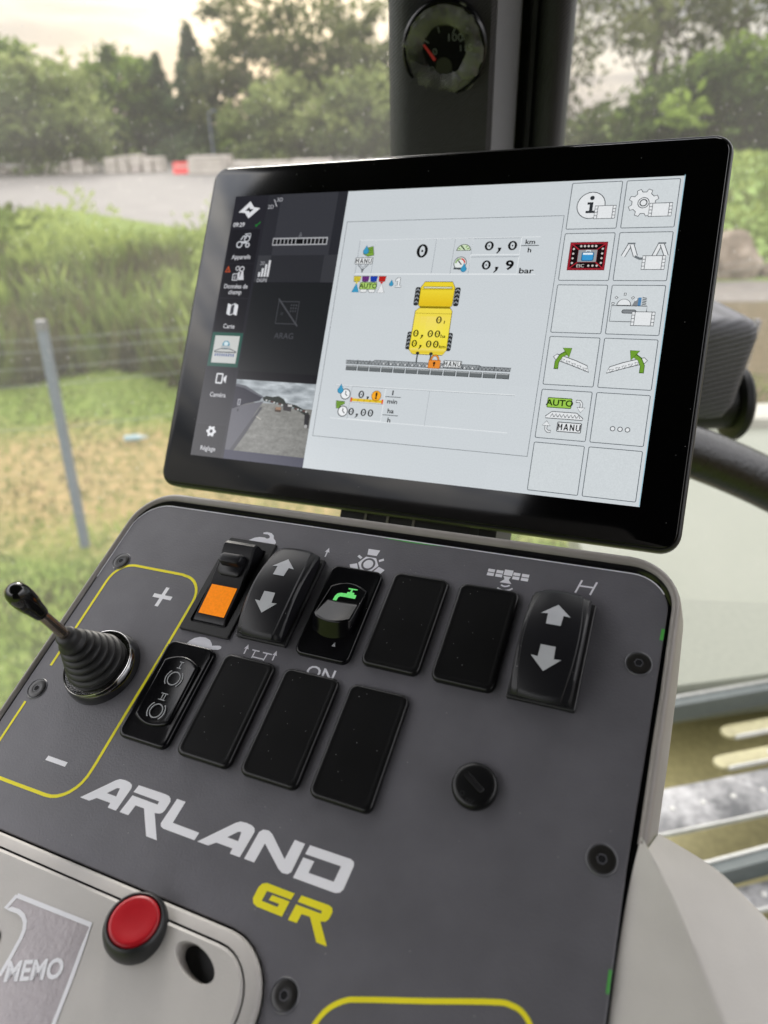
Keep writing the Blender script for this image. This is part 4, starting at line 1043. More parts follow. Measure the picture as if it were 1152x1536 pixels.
for j in range(7):
    r = 15.5+j*2.35; L = []
    for k in range(n):
        a_ = 2*math.pi*k/n; q = noise.noise(Vector((math.cos(a_)*3.2, math.sin(a_)*3.2, j*.5)))
        q2 = noise.noise(Vector((math.cos(a_)*7, math.sin(a_)*7, 5+j*.3)))
        rad = r+(1.9*q+1.0*q2)*(1 if j > 0 else .6)*(1.6 if j == 6 else 1)
        hgt = 2.6+3.2*math.sin(math.pi*j/6)*.9+1.5*q2+1.1*q
        L.append((rad*math.cos(a_)*MM, rad*math.sin(a_)*MM, max(1.6, hgt)*MM if j < 6 else 3.4*MM))
    loops.append(L)
mb.loft(loops, M_film2, False, False); mb.build('protective_film', gauge, angle=25, label='wrinkled clear film around the dial')

# ribbed box with round cap, right of the screen
bx = root('equipment_box', Matrix.Translation((.345, .70, -.22)), 'ribbed dark grey box with a round black cap behind the right edge of the screen', 'box')
B0 = Vector((.345, .70, -.22))
mb = MB()
def boxsec(z, x1, yf):
    L = []; x1 -= .012
    for cx, cy, a0, r in ((x1-.012, .69, -90, .012), (x1-.010, .79, 0, .01), (.27, .79, 90, .01), (.26, .69, 180, .01)):
        for k in range(5):
            a_ = math.radians(a0+90*k/4); L.append((cx+r*math.cos(a_)-B0.x, cy+r*math.sin(a_)+yf-B0.y, z-B0.z))
    return L
mb.loft([boxsec(z, x, yf) for z, x, yf in ((-.272, .356, .012), (-.268, .364, .002), (-.255, .371, 0), (-.215, .376, 0), (-.187, .380, 0), (-.178, .379, .001), (-.172, .375, .006), (-.169, .366, .014))], M_boxr, True, True)
mb.build('shell', bx, angle=50)
mb = MB()
tube(mb, [(.30-B0.x, .735-B0.y, -.270-B0.z), (.376-B0.x, .735-B0.y, -.270-B0.z)], [.030, .030], M_matblk, 28)
mb.build('bracket', bx, angle=40)
mb = MB()
tube(mb, [(.378-B0.x, .735-B0.y, -.272-B0.z), (.380-B0.x, .735-B0.y, -.272-B0.z), (.386-B0.x, .735-B0.y, -.272-B0.z), (.390-B0.x, .735-B0.y, -.272-B0.z), (.392-B0.x, .735-B0.y, -.272-B0.z)], [.034, .040, .041, .038, .030], M_matblk, 36)
mb.build('round_cap', bx, angle=40)
# leather grained rail
def leather():
    t = NT('grained_black_leather'); t.b.inputs['Base Color'].default_value = (.016, .015, .015, 1)
    m = t.add('ShaderNodeMapping'); m.inputs['Scale'].default_value = (1, .35, 1); t.link(t.coord(), m.inputs[0])
    n = t.noise(230, 4, .6, m.outputs[0]); t.link(t.ramp(n, [(.3, (.004, .004, .004)), (.7, (.011, .010, .010))]), t.b.inputs['Base Color'])
    t.link(t.math('MULTIPLY_ADD', n, .2, .2), t.b.inputs['Roughness']); t.b.inputs['Specular IOR Level'].default_value = .55; t.bump(n, .6, .0012); return t.m
M_leather = leather()
rl = root('grab_rail', Matrix.Translation((.38, .62, -.34)), 'thick black leather grained rail curving down behind the lower right of the screen', 'handrail')
R0 = Vector((.38, .62, -.34)); mb = MB(); pts = []
for k in range(25):
    t_ = -1.0+k/24*3.0
    pts.append(Vector((.288+.088*t_, .60+.004*t_, -.268-.036*t_-.0055*t_*t_))-R0)
tube(mb, [p+Vector((0, 0, -.002)) for p in pts], .0238, M_leather, 28); mb.build('padded_grip', rl, angle=60)

# windows
def glassmat():
    t = NT('dusty_window_glass'); t.n.remove(t.b)
    tr = t.add('ShaderNodeBsdfTransparent'); tr.inputs[0].default_value = (.97, .98, .97, 1)
    gl = t.add('ShaderNodeBsdfGlossy'); gl.inputs['Roughness'].default_value = .03
    fr = t.add('ShaderNodeFresnel'); fr.inputs[0].default_value = 1.35
    m1 = t.add('ShaderNodeMixShader'); t.link(t.math('MULTIPLY', fr.outputs[0], .8), m1.inputs[0]); t.link(tr.outputs[0], m1.inputs[1]); t.link(gl.outputs[0], m1.inputs[2])
    df = t.add('ShaderNodeBsdfTranslucent'); df.inputs[0].default_value = (.9, .88, .85, 1)
    d1 = t.dust(scale=95, thr=.13, keep=.55); d2 = t.dust(scale=210, thr=.16, keep=.6)
    veil = t.math('MULTIPLY_ADD', t.noise(9, 5, .6), .085, .018)
    f = t.math('ADD', veil, t.math('MULTIPLY', t.math('ADD', d1, d2, clamp=True), .13), clamp=True)
    m2 = t.add('ShaderNodeMixShader'); t.link(f, m2.inputs[0]); t.link(m1.outputs[0], m2.inputs[1]); t.link(df.outputs[0], m2.inputs[2]); t.link(m2.outputs[0], t.out.inputs[0]); return t.m
M_glass = glassmat()
def pane(name, p0, p1, z0, z1, lab, lean=0.0):
    c = (Vector(p0)+Vector(p1))/2
    mb = MB(); a, b = Vector(p0)-c, Vector(p1)-c; nrm = Vector((-(b-a).y, (b-a).x)).normalized()*.004
    q = [(a.x, a.y, 0), (b.x, b.y, 0), (b.x, b.y+lean, z1-z0), (a.x, a.y+lean, z1-z0)]
    mb.face(q, M_glass)
    o = mb.build(name, None, smooth=False, matrix=Matrix.Translation((c.x, c.y, z0))); tag(o, lab, 'window'); return o
pane('window_pane', (-1.3, .80), (.02, .80), -.95, .75, 'dusty front window left of the cab pillar')
pane('window_pane', (.145, .86), (1.3, .72), -.60, .75, 'dusty speckled window right of the cab pillar')
# cab lining that shades the console from above and behind
M_lining = plastic('dark_headlining', srgb(40, 40, 43), .9, .1)
mb = MB(); L = rr(-1080, -920, 800, 1000, 120, 6); mb.loft([at(L, 0), at(L, 60)], M_lining, True, True)
c_ = mb.build('ceiling', None, smooth=False, matrix=Matrix.Translation((.1, -.1, .54)), kind='structure')
mb = MB(); L = rr(-700, -800, 700, 550, 60, 6); mb.loft([at(L, 0), at(L, 60)], M_lining, True, True)
c_ = mb.build('wall_rear', None, smooth=False, matrix=Matrix.Translation((.2, -.98, -.1)) @ Matrix.Rotation(math.radians(90), 4, 'X'), kind='structure')

# =================================================================== MACHINE DECK AND STEP (seen through the right window)
M_deck = plastic('deck_grp', srgb(108, 111, 99), .45, .4, grain=.2, grain_scale=60, var=.06)
M_deckw = plastic('deck_edge_white', srgb(150, 148, 138), .5, .3)
M_hull = plastic('yellow_hull', srgb(140, 133, 92), .5, .4, var=.15)
def blotch():
    t = NT('galvanised_tread'); n = t.noise(16, 6, .65)
    t.link(t.ramp(n, [(.36, (.05, .052, .052)), (.5, (.15, .15, .148)), (.64, (.29, .29, .285))]), t.b.inputs['Base Color']); t.b.inputs['Roughness'].default_value = .45; return t.m
M_galv = blotch()
M_tread = plastic('pale_yellow_tread', srgb(146, 141, 108), .5, .4, var=.12)
M_bright = plastic('edge_highlight_and_stud', srgb(170, 170, 164), .4, .5)  # pale colour for painted edge highlights on the step, and for its studs
M_frameg = plastic('step_frame', srgb(80, 86, 84), .5, .4, var=.1)
dk = root('machine_deck', Matrix.Translation((1.2, 2.1, -1.2)), 'pale grey green body panel of the machine outside the right window', 'body panel')
D0 = Vector((1.2, 2.1, -1.2)); mb = MB()
def wp(L, z, D): return [(x-D.x, y-D.y, z-D.z) for x, y in L]
Ld = [(.60, 1.28), (2.2, 1.52), (2.6, 2.92), (.80, 2.92), (.63, 2.05)]
mb.loft([wp(Ld, -1.32, D0), wp(Ld, -1.22, D0), wp([(x*.992+.01, y*.992+.016) for x, y in Ld], -1.2, D0)], M_deck, True, True); mb.build('panel', dk, smooth=False)
mb = MB(); Lk = [(.85, 2.93), (2.6, 2.93), (2.6, 3.12), (.85, 3.12)]; mb.loft([wp(Lk, -1.3, D0), wp(Lk, -1.165, D0), wp([(.86, 2.95), (2.59, 2.95), (2.59, 3.1), (.86, 3.1)], -1.155, D0)], M_deckw, True, True); mb.build('edge_strip', dk, smooth=False)
st = root('access_step', Matrix.Translation((.9, 1.1, -1.3)), 'slatted access step with rounded pale treads over a yellow hull, below the right window', 'step')
S0 = Vector((.9, 1.1, -1.3))
mb = MB()
def bar(mb, x0, x1, ya, yb, w, z, h, m, round_=True):
    r = w/2; P_ = []
    d = Vector((x1-x0, yb-ya)).normalized(); nn = Vector((-d.y, d.x))
    A_, B_ = Vector((x0, ya)), Vector((x1, yb))
    if round_:
        for k in range(9):
            q = math.radians(90+180*k/8); P_.append(A_+d*r*math.cos(q)+nn*r*math.sin(q))
        for k in range(9):
            q = math.radians(-90+180*k/8); P_.append(B_+d*r*math.cos(q)+nn*r*math.sin(q))
    else: P_ = [A_+nn*r, A_-nn*r, B_-nn*r, B_+nn*r]
    c = (A_+B_)/2; P2 = [c+(p-c)*.985+(nn*0) for p in P_]
    mb.loft([wp([(p.x, p.y) for p in P_], z, S0), wp([(p.x, p.y) for p in P_], z+h*.8, S0), wp([(p.x, p.y) for p in P2], z+h, S0)], m, True, True)
bar(mb, .55, 2.2, 1.238, 1.57, .024, -1.27, .05, M_frameg, False)
bar(mb, .55, 2.2, 1.252, 1.584, .005, -1.221, .006, M_bright, False)
bar(mb, .45, 2.2, .800, 1.22, .022, -1.27, .05, M_frameg, False)
bar(mb, .45, 2.2, .813, 1.233, .005, -1.221, .006, M_bright, False)
mb.build('frame', st, smooth=False)
for k, (x0, y0, m, w_) in enumerate(((.80, 1.215, M_tread, .034), (.745, 1.125, M_tread, .034), (.40, .965, M_galv, .10), (.50, .775, M_galv, .045), (.50, .70, M_galv, .045), (.50, .62, M_galv, .045))):
    mb = MB(); bar(mb, x0, 2.1, y0, y0+(2.1-x0)*.2, w_, -1.275, .010, m)
    bar(mb, x0+.01, 2.1, y0-w_*.5-.002, y0-w_*.5-.002+(2.1-x0-.01)*.2, .004, -1.272, .012, M_bright)  # thin pale strip painted as the highlight along the tread edge
    for j in range(9):
        xx = x0+.12+j*.07; yy = y0+(xx-x0)*.2
        mb.loft([wp([(xx+.007*math.cos(q*.785), yy+.007*math.sin(q*.785)) for q in range(8)], -1.266, S0), wp([(xx+.004*math.cos(q*.785), yy+.004*math.sin(q*.785)) for q in range(8)], -1.262, S0)], M_bright, False, True)
    mb.build('tread', st, angle=40)
hl = MB(); Lh = [(.3, .7), (.3, 1.35), (1.0, 1.45), (2.6, 1.6), (2.6, .95), (1.3, .98), (1.0, .95), (.72, .86), (.62, .93)]
hl.loft([wp(Lh, -1.50, S0), wp(Lh, -1.42, S0)], M_hull, True, True); hl.build('hull_panel', st, smooth=False)
hl = MB(); Lh = [(.3, .25), (.3, .7), (.62, .93), (.72, .86), (1.0, .95), (1.3, .98), (2.6, .95), (2.6, .2)]
hl.loft([wp(Lh, -1.56, S0), wp(Lh, -1.50, S0)], M_frameg, True, True); hl.build('under_tray', st, smooth=False)

# =================================================================== OUTDOORS
def outdoor(name, stops_scale, cols, rough=.9, patch=1.0, detail=6, bumpd=.02):
    t = NT(name); n1 = t.noise(stops_scale, detail, .6); n2 = t.noise(patch, 4, .6)
    c1 = t.ramp(n1, [(.32, cols[0]), (.5, cols[1]), (.7, cols[2])])
    c2 = t.ramp(n2, [(.35, cols[1]), (.65, cols[3])])
    t.link(t.mix(.5, c1, c2), t.b.inputs['Base Color']); t.b.inputs['Roughness'].default_value = rough; t.b.inputs['Specular IOR Level'].default_value = .15
    return t.m
def ground_mat():
    t = NT('meadow_ground'); co_ = t.coord('Object'); sep = t.add('ShaderNodeSeparateXYZ'); t.link(co_, sep.inputs[0])
    wob = t.noise(1.3, 4, .6, co_); n = t.noise(9, 6, .65, co_); fine = t.noise(35, 4, .7, co_)
    grass = t.ramp(n, [(.3, (.055, .085, .015)), (.5, (.12, .17, .03)), (.72, (.22, .24, .08))])
    straw = t.ramp(n, [(.3, (.10, .10, .035)), (.5, (.25, .175, .08)), (.72, (.42, .265, .15))])
    dirt = t.ramp(n, [(.3, (.04, .028, .017)), (.5, (.085, .056, .034)), (.72, (.15, .105, .07))])
    y = t.math('ADD', sep.outputs[1], t.math('MULTIPLY_ADD', wob, 2.0, -1.0))
    up = t.math('MULTIPLY_ADD', y, 1.1, -5.0, clamp=True)      # starts ~4.5
    dn = t.math('MULTIPLY_ADD', y, -1.1, 8.6, clamp=True)      # fades by ~7.8
    g1 = t.mix(t.math('MULTIPLY', t.math('MULTIPLY', up, dn), .9), grass, straw)
    x = t.math('ADD', sep.outputs[0], t.math('MULTIPLY_ADD', wob, 1.6, -.8))
    rx = t.math('MULTIPLY_ADD', x, 1.2, -2.2, clamp=True)
    dy = t.math('MULTIPLY_ADD', y, -.9, 12.6, clamp=True)
    g2 = t.mix(t.math('MULTIPLY', rx, dy), g1, dirt)
    g3 = t.mix(t.math('MULTIPLY', fine, .35), g2, (.10, .12, .04, 1))
    t.link(g3, t.b.inputs['Base Color']); t.b.inputs['Roughness'].default_value = .95; t.b.inputs['Specular IOR Level'].default_value = .1
    t.bump(n, .6, .05); return t.m
mb = MB(); mb.face([(-500, -200, 0), (500, -200, 0), (500, 900, 0), (-500, 900, 0)], ground_mat())
mb.build('ground', None, smooth=False, matrix=Matrix.Translation((0, 0, GZ)), kind='structure')
M_asph = outdoor('worn_asphalt', .8, [(.115, .105, .10), (.14, .13, .123), (.185, .168, .158), (.155, .143, .136)], .8, .12)
mb = MB(); Lp = [(-120, 26), (-20, 31), (-13.4, 33.5), (-5.5, 24.6), (4, 24), (9, 30), (9, 96), (-120, 112)]
mb.polys([[(x, y) for x, y in Lp]], .004, M_asph)
mb.build('yard', None, smooth=False, matrix=Matrix.Translation((0, 0, GZ+.004)), kind='structure')
# verge edge: gravelly track on the right
M_track = outdoor('gravel_track', 3, [(.10, .09, .08), (.14, .125, .11), (.19, .17, .15), (.16, .145, .13)], .9, .6)
mb = MB(); mb.polys([[(3.5, 13.2), (12, 12.6), (30, 14), (30, 15.4), (12, 14.6), (3.8, 15.0)]], .004, M_track)
mb.build('track', None, smooth=False, matrix=Matrix.Translation((0, 0, GZ+.004)), kind='structure')

def leafmat(name, dark, mid, light):
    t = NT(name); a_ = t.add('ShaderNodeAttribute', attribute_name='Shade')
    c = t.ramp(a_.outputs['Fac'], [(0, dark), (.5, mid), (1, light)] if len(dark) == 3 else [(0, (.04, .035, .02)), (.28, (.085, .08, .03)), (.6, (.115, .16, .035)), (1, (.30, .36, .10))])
    t.link(c, t.b.inputs['Base Color']); t.b.inputs['Roughness'].default_value = .7; t.b.inputs['Specular IOR Level'].default_value = .15
    tl = t.add('ShaderNodeBsdfTranslucent'); t.link(c, tl.inputs[0]); mx = t.add('ShaderNodeMixShader'); mx.inputs[0].default_value = .35
    t.link(t.b.outputs[0], mx.inputs[1]); t.link(tl.outputs[0], mx.inputs[2]); t.link(mx.outputs[0], t.out.inputs[0]); return t.m
def leafcloud(name, pts, size, mat, parent, up=False, kind=None, matrix=None, label=None):
    """pts: (x, y, z, shade)"""
    v = []; f = []; sh = []; R = random.random
    for x, y, z, s in pts:
        a = size*(.6+.8*R()); k = len(v)
        if up:
            dx, dy = R()-.5, R()-.5; th_ = R()*6.28; wx, wy = math.cos(th_)*a*.16, math.sin(th_)*a*.16
            v += [(x-wx, y-wy, z), (x+wx, y+wy, z), (x+dx*a+wx*.3, y+dy*a+wy*.3, z+a)]; f.append((k, k+1, k+2)); sh.append(s)
        else:
            u = Vector((R()-.5, R()-.5, R()-.5)).normalized(); w = u.cross(Vector((R()-.5, R()-.5, R()-.5))).normalized()
            c = Vector((x, y, z)); v += [tuple(c-u*a), tuple(c-w*a*.45), tuple(c+u*a), tuple(c+w*a*.45)]; f.append((k, k+1, k+2, k+3)); sh.append(s)
    me = bpy.data.meshes.new(name); me.from_pydata(v, [], f); me.materials.append(mat)
    at_ = me.attributes.new('Shade', 'FLOAT', 'FACE'); at_.data.foreach_set('value', sh); me.update()
    o = bpy.data.objects.new(name, me); COL.objects.link(o)
    if parent: o.parent = parent
    elif matrix: o.matrix_world = matrix
    if kind: o['kind'] = kind
    if label: o['label'] = label
    return o
M_bark = outdoor('bark', 6, [(.05, .04, .03), (.09, .075, .06), (.14, .12, .10), (.08, .07, .05)], .9, 2)
LEAF = {'broad': leafmat('leaf_broad', (.018, .035, .01), (.085, .135, .025), (.22, .30, .055)),
        'willow': leafmat('leaf_willow', (.04, .06, .02), (.14, .18, .055), (.28, .32, .11)),
        'conifer': leafmat('leaf_conifer', (.018, .035, .015), (.05, .08, .032), (.09, .13, .05)),
        'airy': leafmat('leaf_airy', (.035, .045, .018), (.10, .115, .042), (.20, .215, .085))}
def tree(kind, x, y, h, r, lab, n=2600, fill=.5, size=.42, zbase=GZ, low=.12, cat='tree', nm=None, clumps=46):
    n = int(n*1.7)
    t = root(nm or {'conifer': 'conifer_tree'}.get(kind, 'broadleaf_tree'), Matrix.Translation((x, y, zbase)), lab, cat, 'trees beyond the yard' if cat == 'tree' else None)
    mb = MB(); top = h*.8
    lean = (random.random()-.5)*.05*h
    tube(mb, [(0, 0, -.1), (lean*.2, 0, h*.25), (lean*.6, .1, h*.5), (lean, 0, top)], [h*.022, h*.017, h*.011, h*.003], M_bark, 8)
    P_ = []; 
    for k in range(clumps):
        if kind == 'conifer':
            q = (k+random.random())/clumps; z = h*(low+(1-low)*q); rad = r*(1-q)*(.75+.4*random.random()); a = random.random()*6.28; c = Vector((rad*math.cos(a)*.8, rad*math.sin(a)*.8, z)); cr = Vector((r*.28*(1.1-q)+.1, r*.28*(1.1-q)+.1, h*.035))
        else:
            while True:
                u = Vector((random.uniform(-1, 1), random.uniform(-1, 1), random.uniform(-1, 1)))
                if fill < u.length < 1: break
            zc = h*(.5+low/2); c = Vector((u.x*r, u.y*r, zc+u.z*h*(.5-low/2))); c.z -= .12*h*(abs(u.x)**2)*(1 if u.z > 0 else 0)
            s_ = r*(.15+.15*random.random()); cr = Vector((s_, s_, s_*.8))
        if k % 3 == 0 and kind != 'conifer':
            z0 = h*(.2+.4*random.random()); tube(mb, [(lean*z0/h, 0, z0), (c.x*.5, c.y*.5, (z0+c.z)/2+h*.03), tuple(c)], [h*.006, h*.004, h*.0015], M_bark, 5)
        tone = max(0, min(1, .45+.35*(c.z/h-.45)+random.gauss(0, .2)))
        for j in range(n//clumps):
            g = Vector((random.gauss(0, 1), random.gauss(0, 1), random.gauss(0, 1)))
            p = c+Vector((g.x*cr.x, g.y*cr.y, g.z*cr.z))*.62
            if p.z < .1: p.z = .1+random.random()*.5
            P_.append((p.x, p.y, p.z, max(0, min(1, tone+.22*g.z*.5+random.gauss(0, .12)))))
    mb.build('trunk', t, angle=60)
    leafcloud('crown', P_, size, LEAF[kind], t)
    return t
# tree belt left of the pillar (x, distance, height, crown radius)
TREES = [
 ('broad', -41, 74, 11.8, 6.8, 'tall fresh green tree at the far left edge of the yard', 3400, .35, .42, .05),
 ('broad', -33.5, 77, 10.2, 5.0, 'rounded green tree second from the far left', 2600, .35, .42, .05),
 ('willow', -27.5, 66, 8.0, 5.8, 'low spreading pale green willow in front of the dark trees', 3600, .3, .38, .0),
 ('broad', -27.0, 86, 10.4, 4.2, 'mid green tree rising behind the willow', 2300, .35, .42, .05),
 ('broad', -24.0, 88, 9.4, 3.2, 'mid green tree between the willow and the pointed conifers', 1900, .35, .42, .05),
 ('conifer', -22.3, 86, 9.6, 2.4, 'left one of the two dark pointed conifers', 1500, .4, .36, .05),
 ('conifer', -19.9, 88, 10.2, 2.6, 'right one of the two dark pointed conifers', 1500, .4, .36, .05),
 ('conifer', -16.6, 76, 10.8, 3.4, 'broad dark conifer left of the airy tall tree', 2600, .4, .38, .02),
 ('airy', -11.8, 76, 14.5, 5.6, 'tall airy greyish green tree in the middle of the tree row', 2500, .2, .36, .02),
 ('airy', -5.0, 78, 14.6, 5.4, 'tall loose tree just left of the cab pillar', 2400, .2, .36, .02),
 ('airy', -1.2, 72, 12.6, 4.0, 'loose tree partly hidden behind the cab pillar', 1800, .25, .36, .02),
 ('willow', -8.6, 70, 6.4, 4.6, 'bushy pale tree standing low in the middle of the row', 2200, .3, .36, .0),
 ('willow', -1.6, 68, 6.6, 4.2, 'bushy pale tree low beside the pillar', 2000, .3, .36, .0),
 ('airy', 13.2, 57, 17.0, 4.6, 'thin-leaved tree half hidden by the cab pillar on its right side', 1100, .2, .30, .02),
 ('airy', 18.5, 55, 17.0, 5.2, 'tall thin-leaved tree just right of the cab pillar', 1500, .2, .30, .02),
 ('airy', 24.5, 57, 18, 5.4, 'tall thin-leaved tree above the right part of the screen', 1500, .2, .30, .02),
 ('airy', 30.5, 54, 16.5, 5.0, 'thin-leaved tree near the right edge', 1150, .2, .30, .02),
 ('broad', 20.5, 50, 6.8, 5.2, 'dense low tree under the thin-leaved trees on the right', 3200, .3, .34, .0),
 ('willow', 28.0, 49, 6.4, 5.0, 'dense olive bushy tree low near the right edge', 3000, .3, .34, .0)]
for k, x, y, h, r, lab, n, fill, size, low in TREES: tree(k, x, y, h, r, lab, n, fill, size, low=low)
# continuous undergrowth behind the yard
P_ = []
for k in range(9000):
    x = random.uniform(-70, 46); y = random.uniform(88, 96) if x < 12 else random.uniform(58, 64)
    hh = 3.6+1.6*noise.noise(Vector((x*.12, 3, 0)))+.8*noise.noise(Vector((x*.5, 7, 0)))
    P_.append((x, y, random.random()**.8*hh, max(0, min(1, .5+noise.noise(Vector((x*.3, y*.3, 2)))*.9))))
tag(leafcloud('undergrowth', P_, .6, LEAF['broad'], None, matrix=Matrix.Translation((0, 0, GZ))), 'continuous dark green undergrowth at the foot of the tree row', 'undergrowth', kind='stuff')
# weed strip between the fence and the yard
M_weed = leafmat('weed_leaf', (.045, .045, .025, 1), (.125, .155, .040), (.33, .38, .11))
P_ = []; Q_ = []
for k in range(30000):
    x = random.uniform(-22, 1.4); base = 8.6+(-x)*.16+1.6*noise.noise(Vector((x*.5, 1.7, 0)))
    y = base+random.random()**1.1*(8.0)
    q = noise.noise(Vector((x*.55, y*.4, 0))); q2 = noise.noise(Vector((x*1.9, y*1.3, 3)))
    hmax = (.15+.95*min(1, (y-base)/5.0))*max(.15, 1+.9*q+.5*q2)
    u = random.random()
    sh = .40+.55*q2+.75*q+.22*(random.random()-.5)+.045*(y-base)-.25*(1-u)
    if k % 2: P_.append((x, y, u**.8*hmax, max(0, min(1, sh))))
    else: Q_.append((x, y, u*.35*hmax, max(0, min(1, sh+.1))))
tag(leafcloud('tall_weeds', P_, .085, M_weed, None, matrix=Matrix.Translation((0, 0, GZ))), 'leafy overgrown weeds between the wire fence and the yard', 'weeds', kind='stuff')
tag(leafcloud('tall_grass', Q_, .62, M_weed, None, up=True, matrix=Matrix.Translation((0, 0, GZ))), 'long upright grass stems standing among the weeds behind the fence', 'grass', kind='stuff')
# bright grass bank left of the yard edge and long grass beyond weeds
P_ = []
for k in range(14000):
    x = random.uniform(-30, -3); y = random.uniform(15.5, 30) if x < -12 else random.uniform(14, 22)
    h_ = .5+.5*noise.noise(Vector((x*.25, y*.25, 9)))
    P_.append((x, y, random.random()*h_, max(0, min(1, .72+.5*noise.noise(Vector((x*.6, y*.6, 5)))))))
tag(leafcloud('long_grass', P_, .2, M_weed, None, matrix=Matrix.Translation((0, 0, GZ))), 'bright long grass between the weeds and the yard', 'grass', kind='stuff')
# short blades on the lawn
P_ = []
for k in range(30000):
    y = 2.4+random.random()**1.4*6.4; x = random.uniform(-.85*y-.3, .75*y)
    d = min(1, max(0, (y-4.4)*.8))*min(1, max(0, (8.0-y)*.8))
    if random.random() < d*.6: continue
    P_.append((x, y, 0, max(0, min(1, .62+.9*noise.noise(Vector((x*1.1, y*1.1, 5)))))))
tag(leafcloud('lawn_grass', P_, .055, M_weed, None, up=True, matrix=Matrix.Translation((0, 0, GZ))), 'short lawn grass between the cab and the fence', 'grass', kind='stuff')
# embankment to the right
M_bank = outdoor('grass_bank', .9, [(.10, .15, .04), (.20, .28, .08), (.30, .38, .13), (.24, .34, .09)], .95, .35)
mb = MB(); g = []
for j in range(15):
    row = []
    for i in range(30):
        x = 5.0+i*1.6; y = 15.6+j*1.9; q = min(1, j/8); z = (1.25*q*q*(3-2*q))*min(1, (x-4.0)/3)+.22*noise.noise(Vector((x*.3, y*.3, 0)))*q
        row.append((x, y, z-.02))
    g.append(row)
k0 = 0; mi = mb.mat(M_bank)
for r in g: mb.v += r
for j in range(14):
    for i in range(29): mb.f.append((j*30+i, j*30+i+1, (j+1)*30+i+1, (j+1)*30+i)); mb.mi.append(mi)
mb.build('embankment', None, matrix=Matrix.Translation((0, 0, GZ)), kind='structure', angle=80)
P_ = []
for k in range(12000):
    x = random.uniform(5.5, 40); y = random.uniform(15.8, 34); j = (y-15.6)/1.9; q = min(1, j/8); z = 1.25*q*q*(3-2*q)*min(1, (x-4)/3)
    P_.append((x, y, z+random.random()*.45, max(0, min(1, .62+.7*noise.noise(Vector((x*.5, y*.5, 5)))))))
tag(leafcloud('bank_grass', P_, .17, M_weed, None, matrix=Matrix.Translation((0, 0, GZ))), 'fresh green growth covering the bank beyond the right window', 'grass', kind='stuff')
# boulder and rubble
M_rock = outdoor('pale_rubble', 2.5, [(.08, .062, .045), (.18, .145, .11), (.36, .31, .25), (.22, .175, .135)], .9, 1.2)
def rock(name, x, y, r, lab, sq=(1, 1, .8), grp=None):
    bm = bmesh.new(); bmesh.ops.create_icosphere(bm, subdivisions=4, radius=1)
    for v in bm.verts:
        c = v.co.copy(); d = 1+.28*noise.noise(c*1.4+Vector((x, y, 0)))+.12*noise.noise(c*3.6+Vector((y, 0, x)))
        v.co = Vector((c.x*sq[0], c.y*sq[1], c.z*sq[2]))*d*r
    me = bpy.data.meshes.new(name); bm.to_mesh(me); bm.free(); me.materials.append(M_rock)
    o = bpy.data.objects.new(name, me); COL.objects.link(o); o.location = (x, y, GZ+r*.3); tag(o, lab, 'rock', grp); return o
rock('boulder', 7.35, 15.6, .62, 'large pale boulder at the foot of the green bank', (1.0, 1, 1.15), 'rubble at the foot of the bank')
rock('boulder', 6.55, 15.3, .42, 'smaller boulder left of the large one', (1.2, 1, .8), 'rubble at the foot of the bank')
rock('boulder', 8.3, 15.4, .28, 'small stone right of the large boulder', (1.2, 1, .7), 'rubble at the foot of the bank')
# stacks of pale material on the far side of the yard
M_stack = outdoor('pale_stacked_goods', 1.2, [(.26, .24, .21), (.42, .38, .34), (.60, .55, .50), (.46, .42, .38)], .85, .4)
M_stack2 = outdoor('brown_stacked_goods', 1.6, [(.20, .17, .15), (.40, .35, .32), (.62, .57, .52), (.45, .4, .37)], .85, .5)
def stack(x, y, w, d, h, lab, m, n=3, brown=0):
    t = root('material_stack', Matrix.Translation((x, y, GZ)), lab, 'stacked goods', 'stacks of goods across the yard')
    k = 0; cx = -w/2
    while cx < w/2-.2:
        ww = min(w/2-cx, w/n*(.7+.5*random.random())); z = 0; L = 0
        hh = h*(.45+.6*random.random())
        while z < hh-.1:
            q = min(.55, hh-z); mb = MB(); i = random.uniform(0, .12)
            mb.loft([[(cx+i, -d/2, z+.03), (cx+ww-.08-i, -d/2, z+.03), (cx+ww-.08-i, d/2, z+.03), (cx+i, d/2, z+.03)], [(cx+i, -d/2, z+q), (cx+ww-.08-i, -d/2, z+q), (cx+ww-.08-i, d/2, z+q), (cx+i, d/2, z+q)]], m if random.random() > brown else M_stack2, True, True)
            mb.build('bundle', t, smooth=False); z += q
        cx += ww
    return t
stack(-30.5, 67, 4.4, 2, .8, 'low mixed heap of goods at the left end of the row', M_stack, 4, .6)
stack(-24.8, 64.5, 4.0, 2, 1.05, 'pale goods with brown bundles, second from the left', M_stack, 4, .35)
stack(-19.4, 64, 4.6, 2, 1.25, 'long pale stack just left of the red barrier', M_stack, 4, .2)
stack(-8.6, 60, 11, 2.4, 1.3, 'longest pale stack, right of the red barrier', M_stack, 3, .05)
M_barr = plastic('red_barrier_plastic', srgb(225, 60, 62), .5, .4)
br = root('road_barrier', Matrix.Translation((-14.9, 60.6, GZ)), 'red plastic road barrier standing between the pale stacks', 'barrier')
mb = MB(); prf = [(-.35, 0), (-.35, .15), (-.16, .45), (-.10, .95), (.10, .95), (.16, .45), (.35, .15), (.35, 0)]
mb.loft([[(-.65, y*.8, z*.85) for y, z in prf], [(.65, y*.8, z*.85) for y, z in prf]], M_barr, True, True); mb.build('body', br, smooth=False)
mb = MB(); mb.loft([[(-.5, -.14, .45), (.5, -.14, .45), (.5, -.12, .6), (-.5, -.12, .6)], [(-.5, -.17, .45), (.5, -.17, .45), (.5, -.15, .6), (-.5, -.15, .6)]], M_stack, True, True); mb.build('white_band', br, smooth=False)
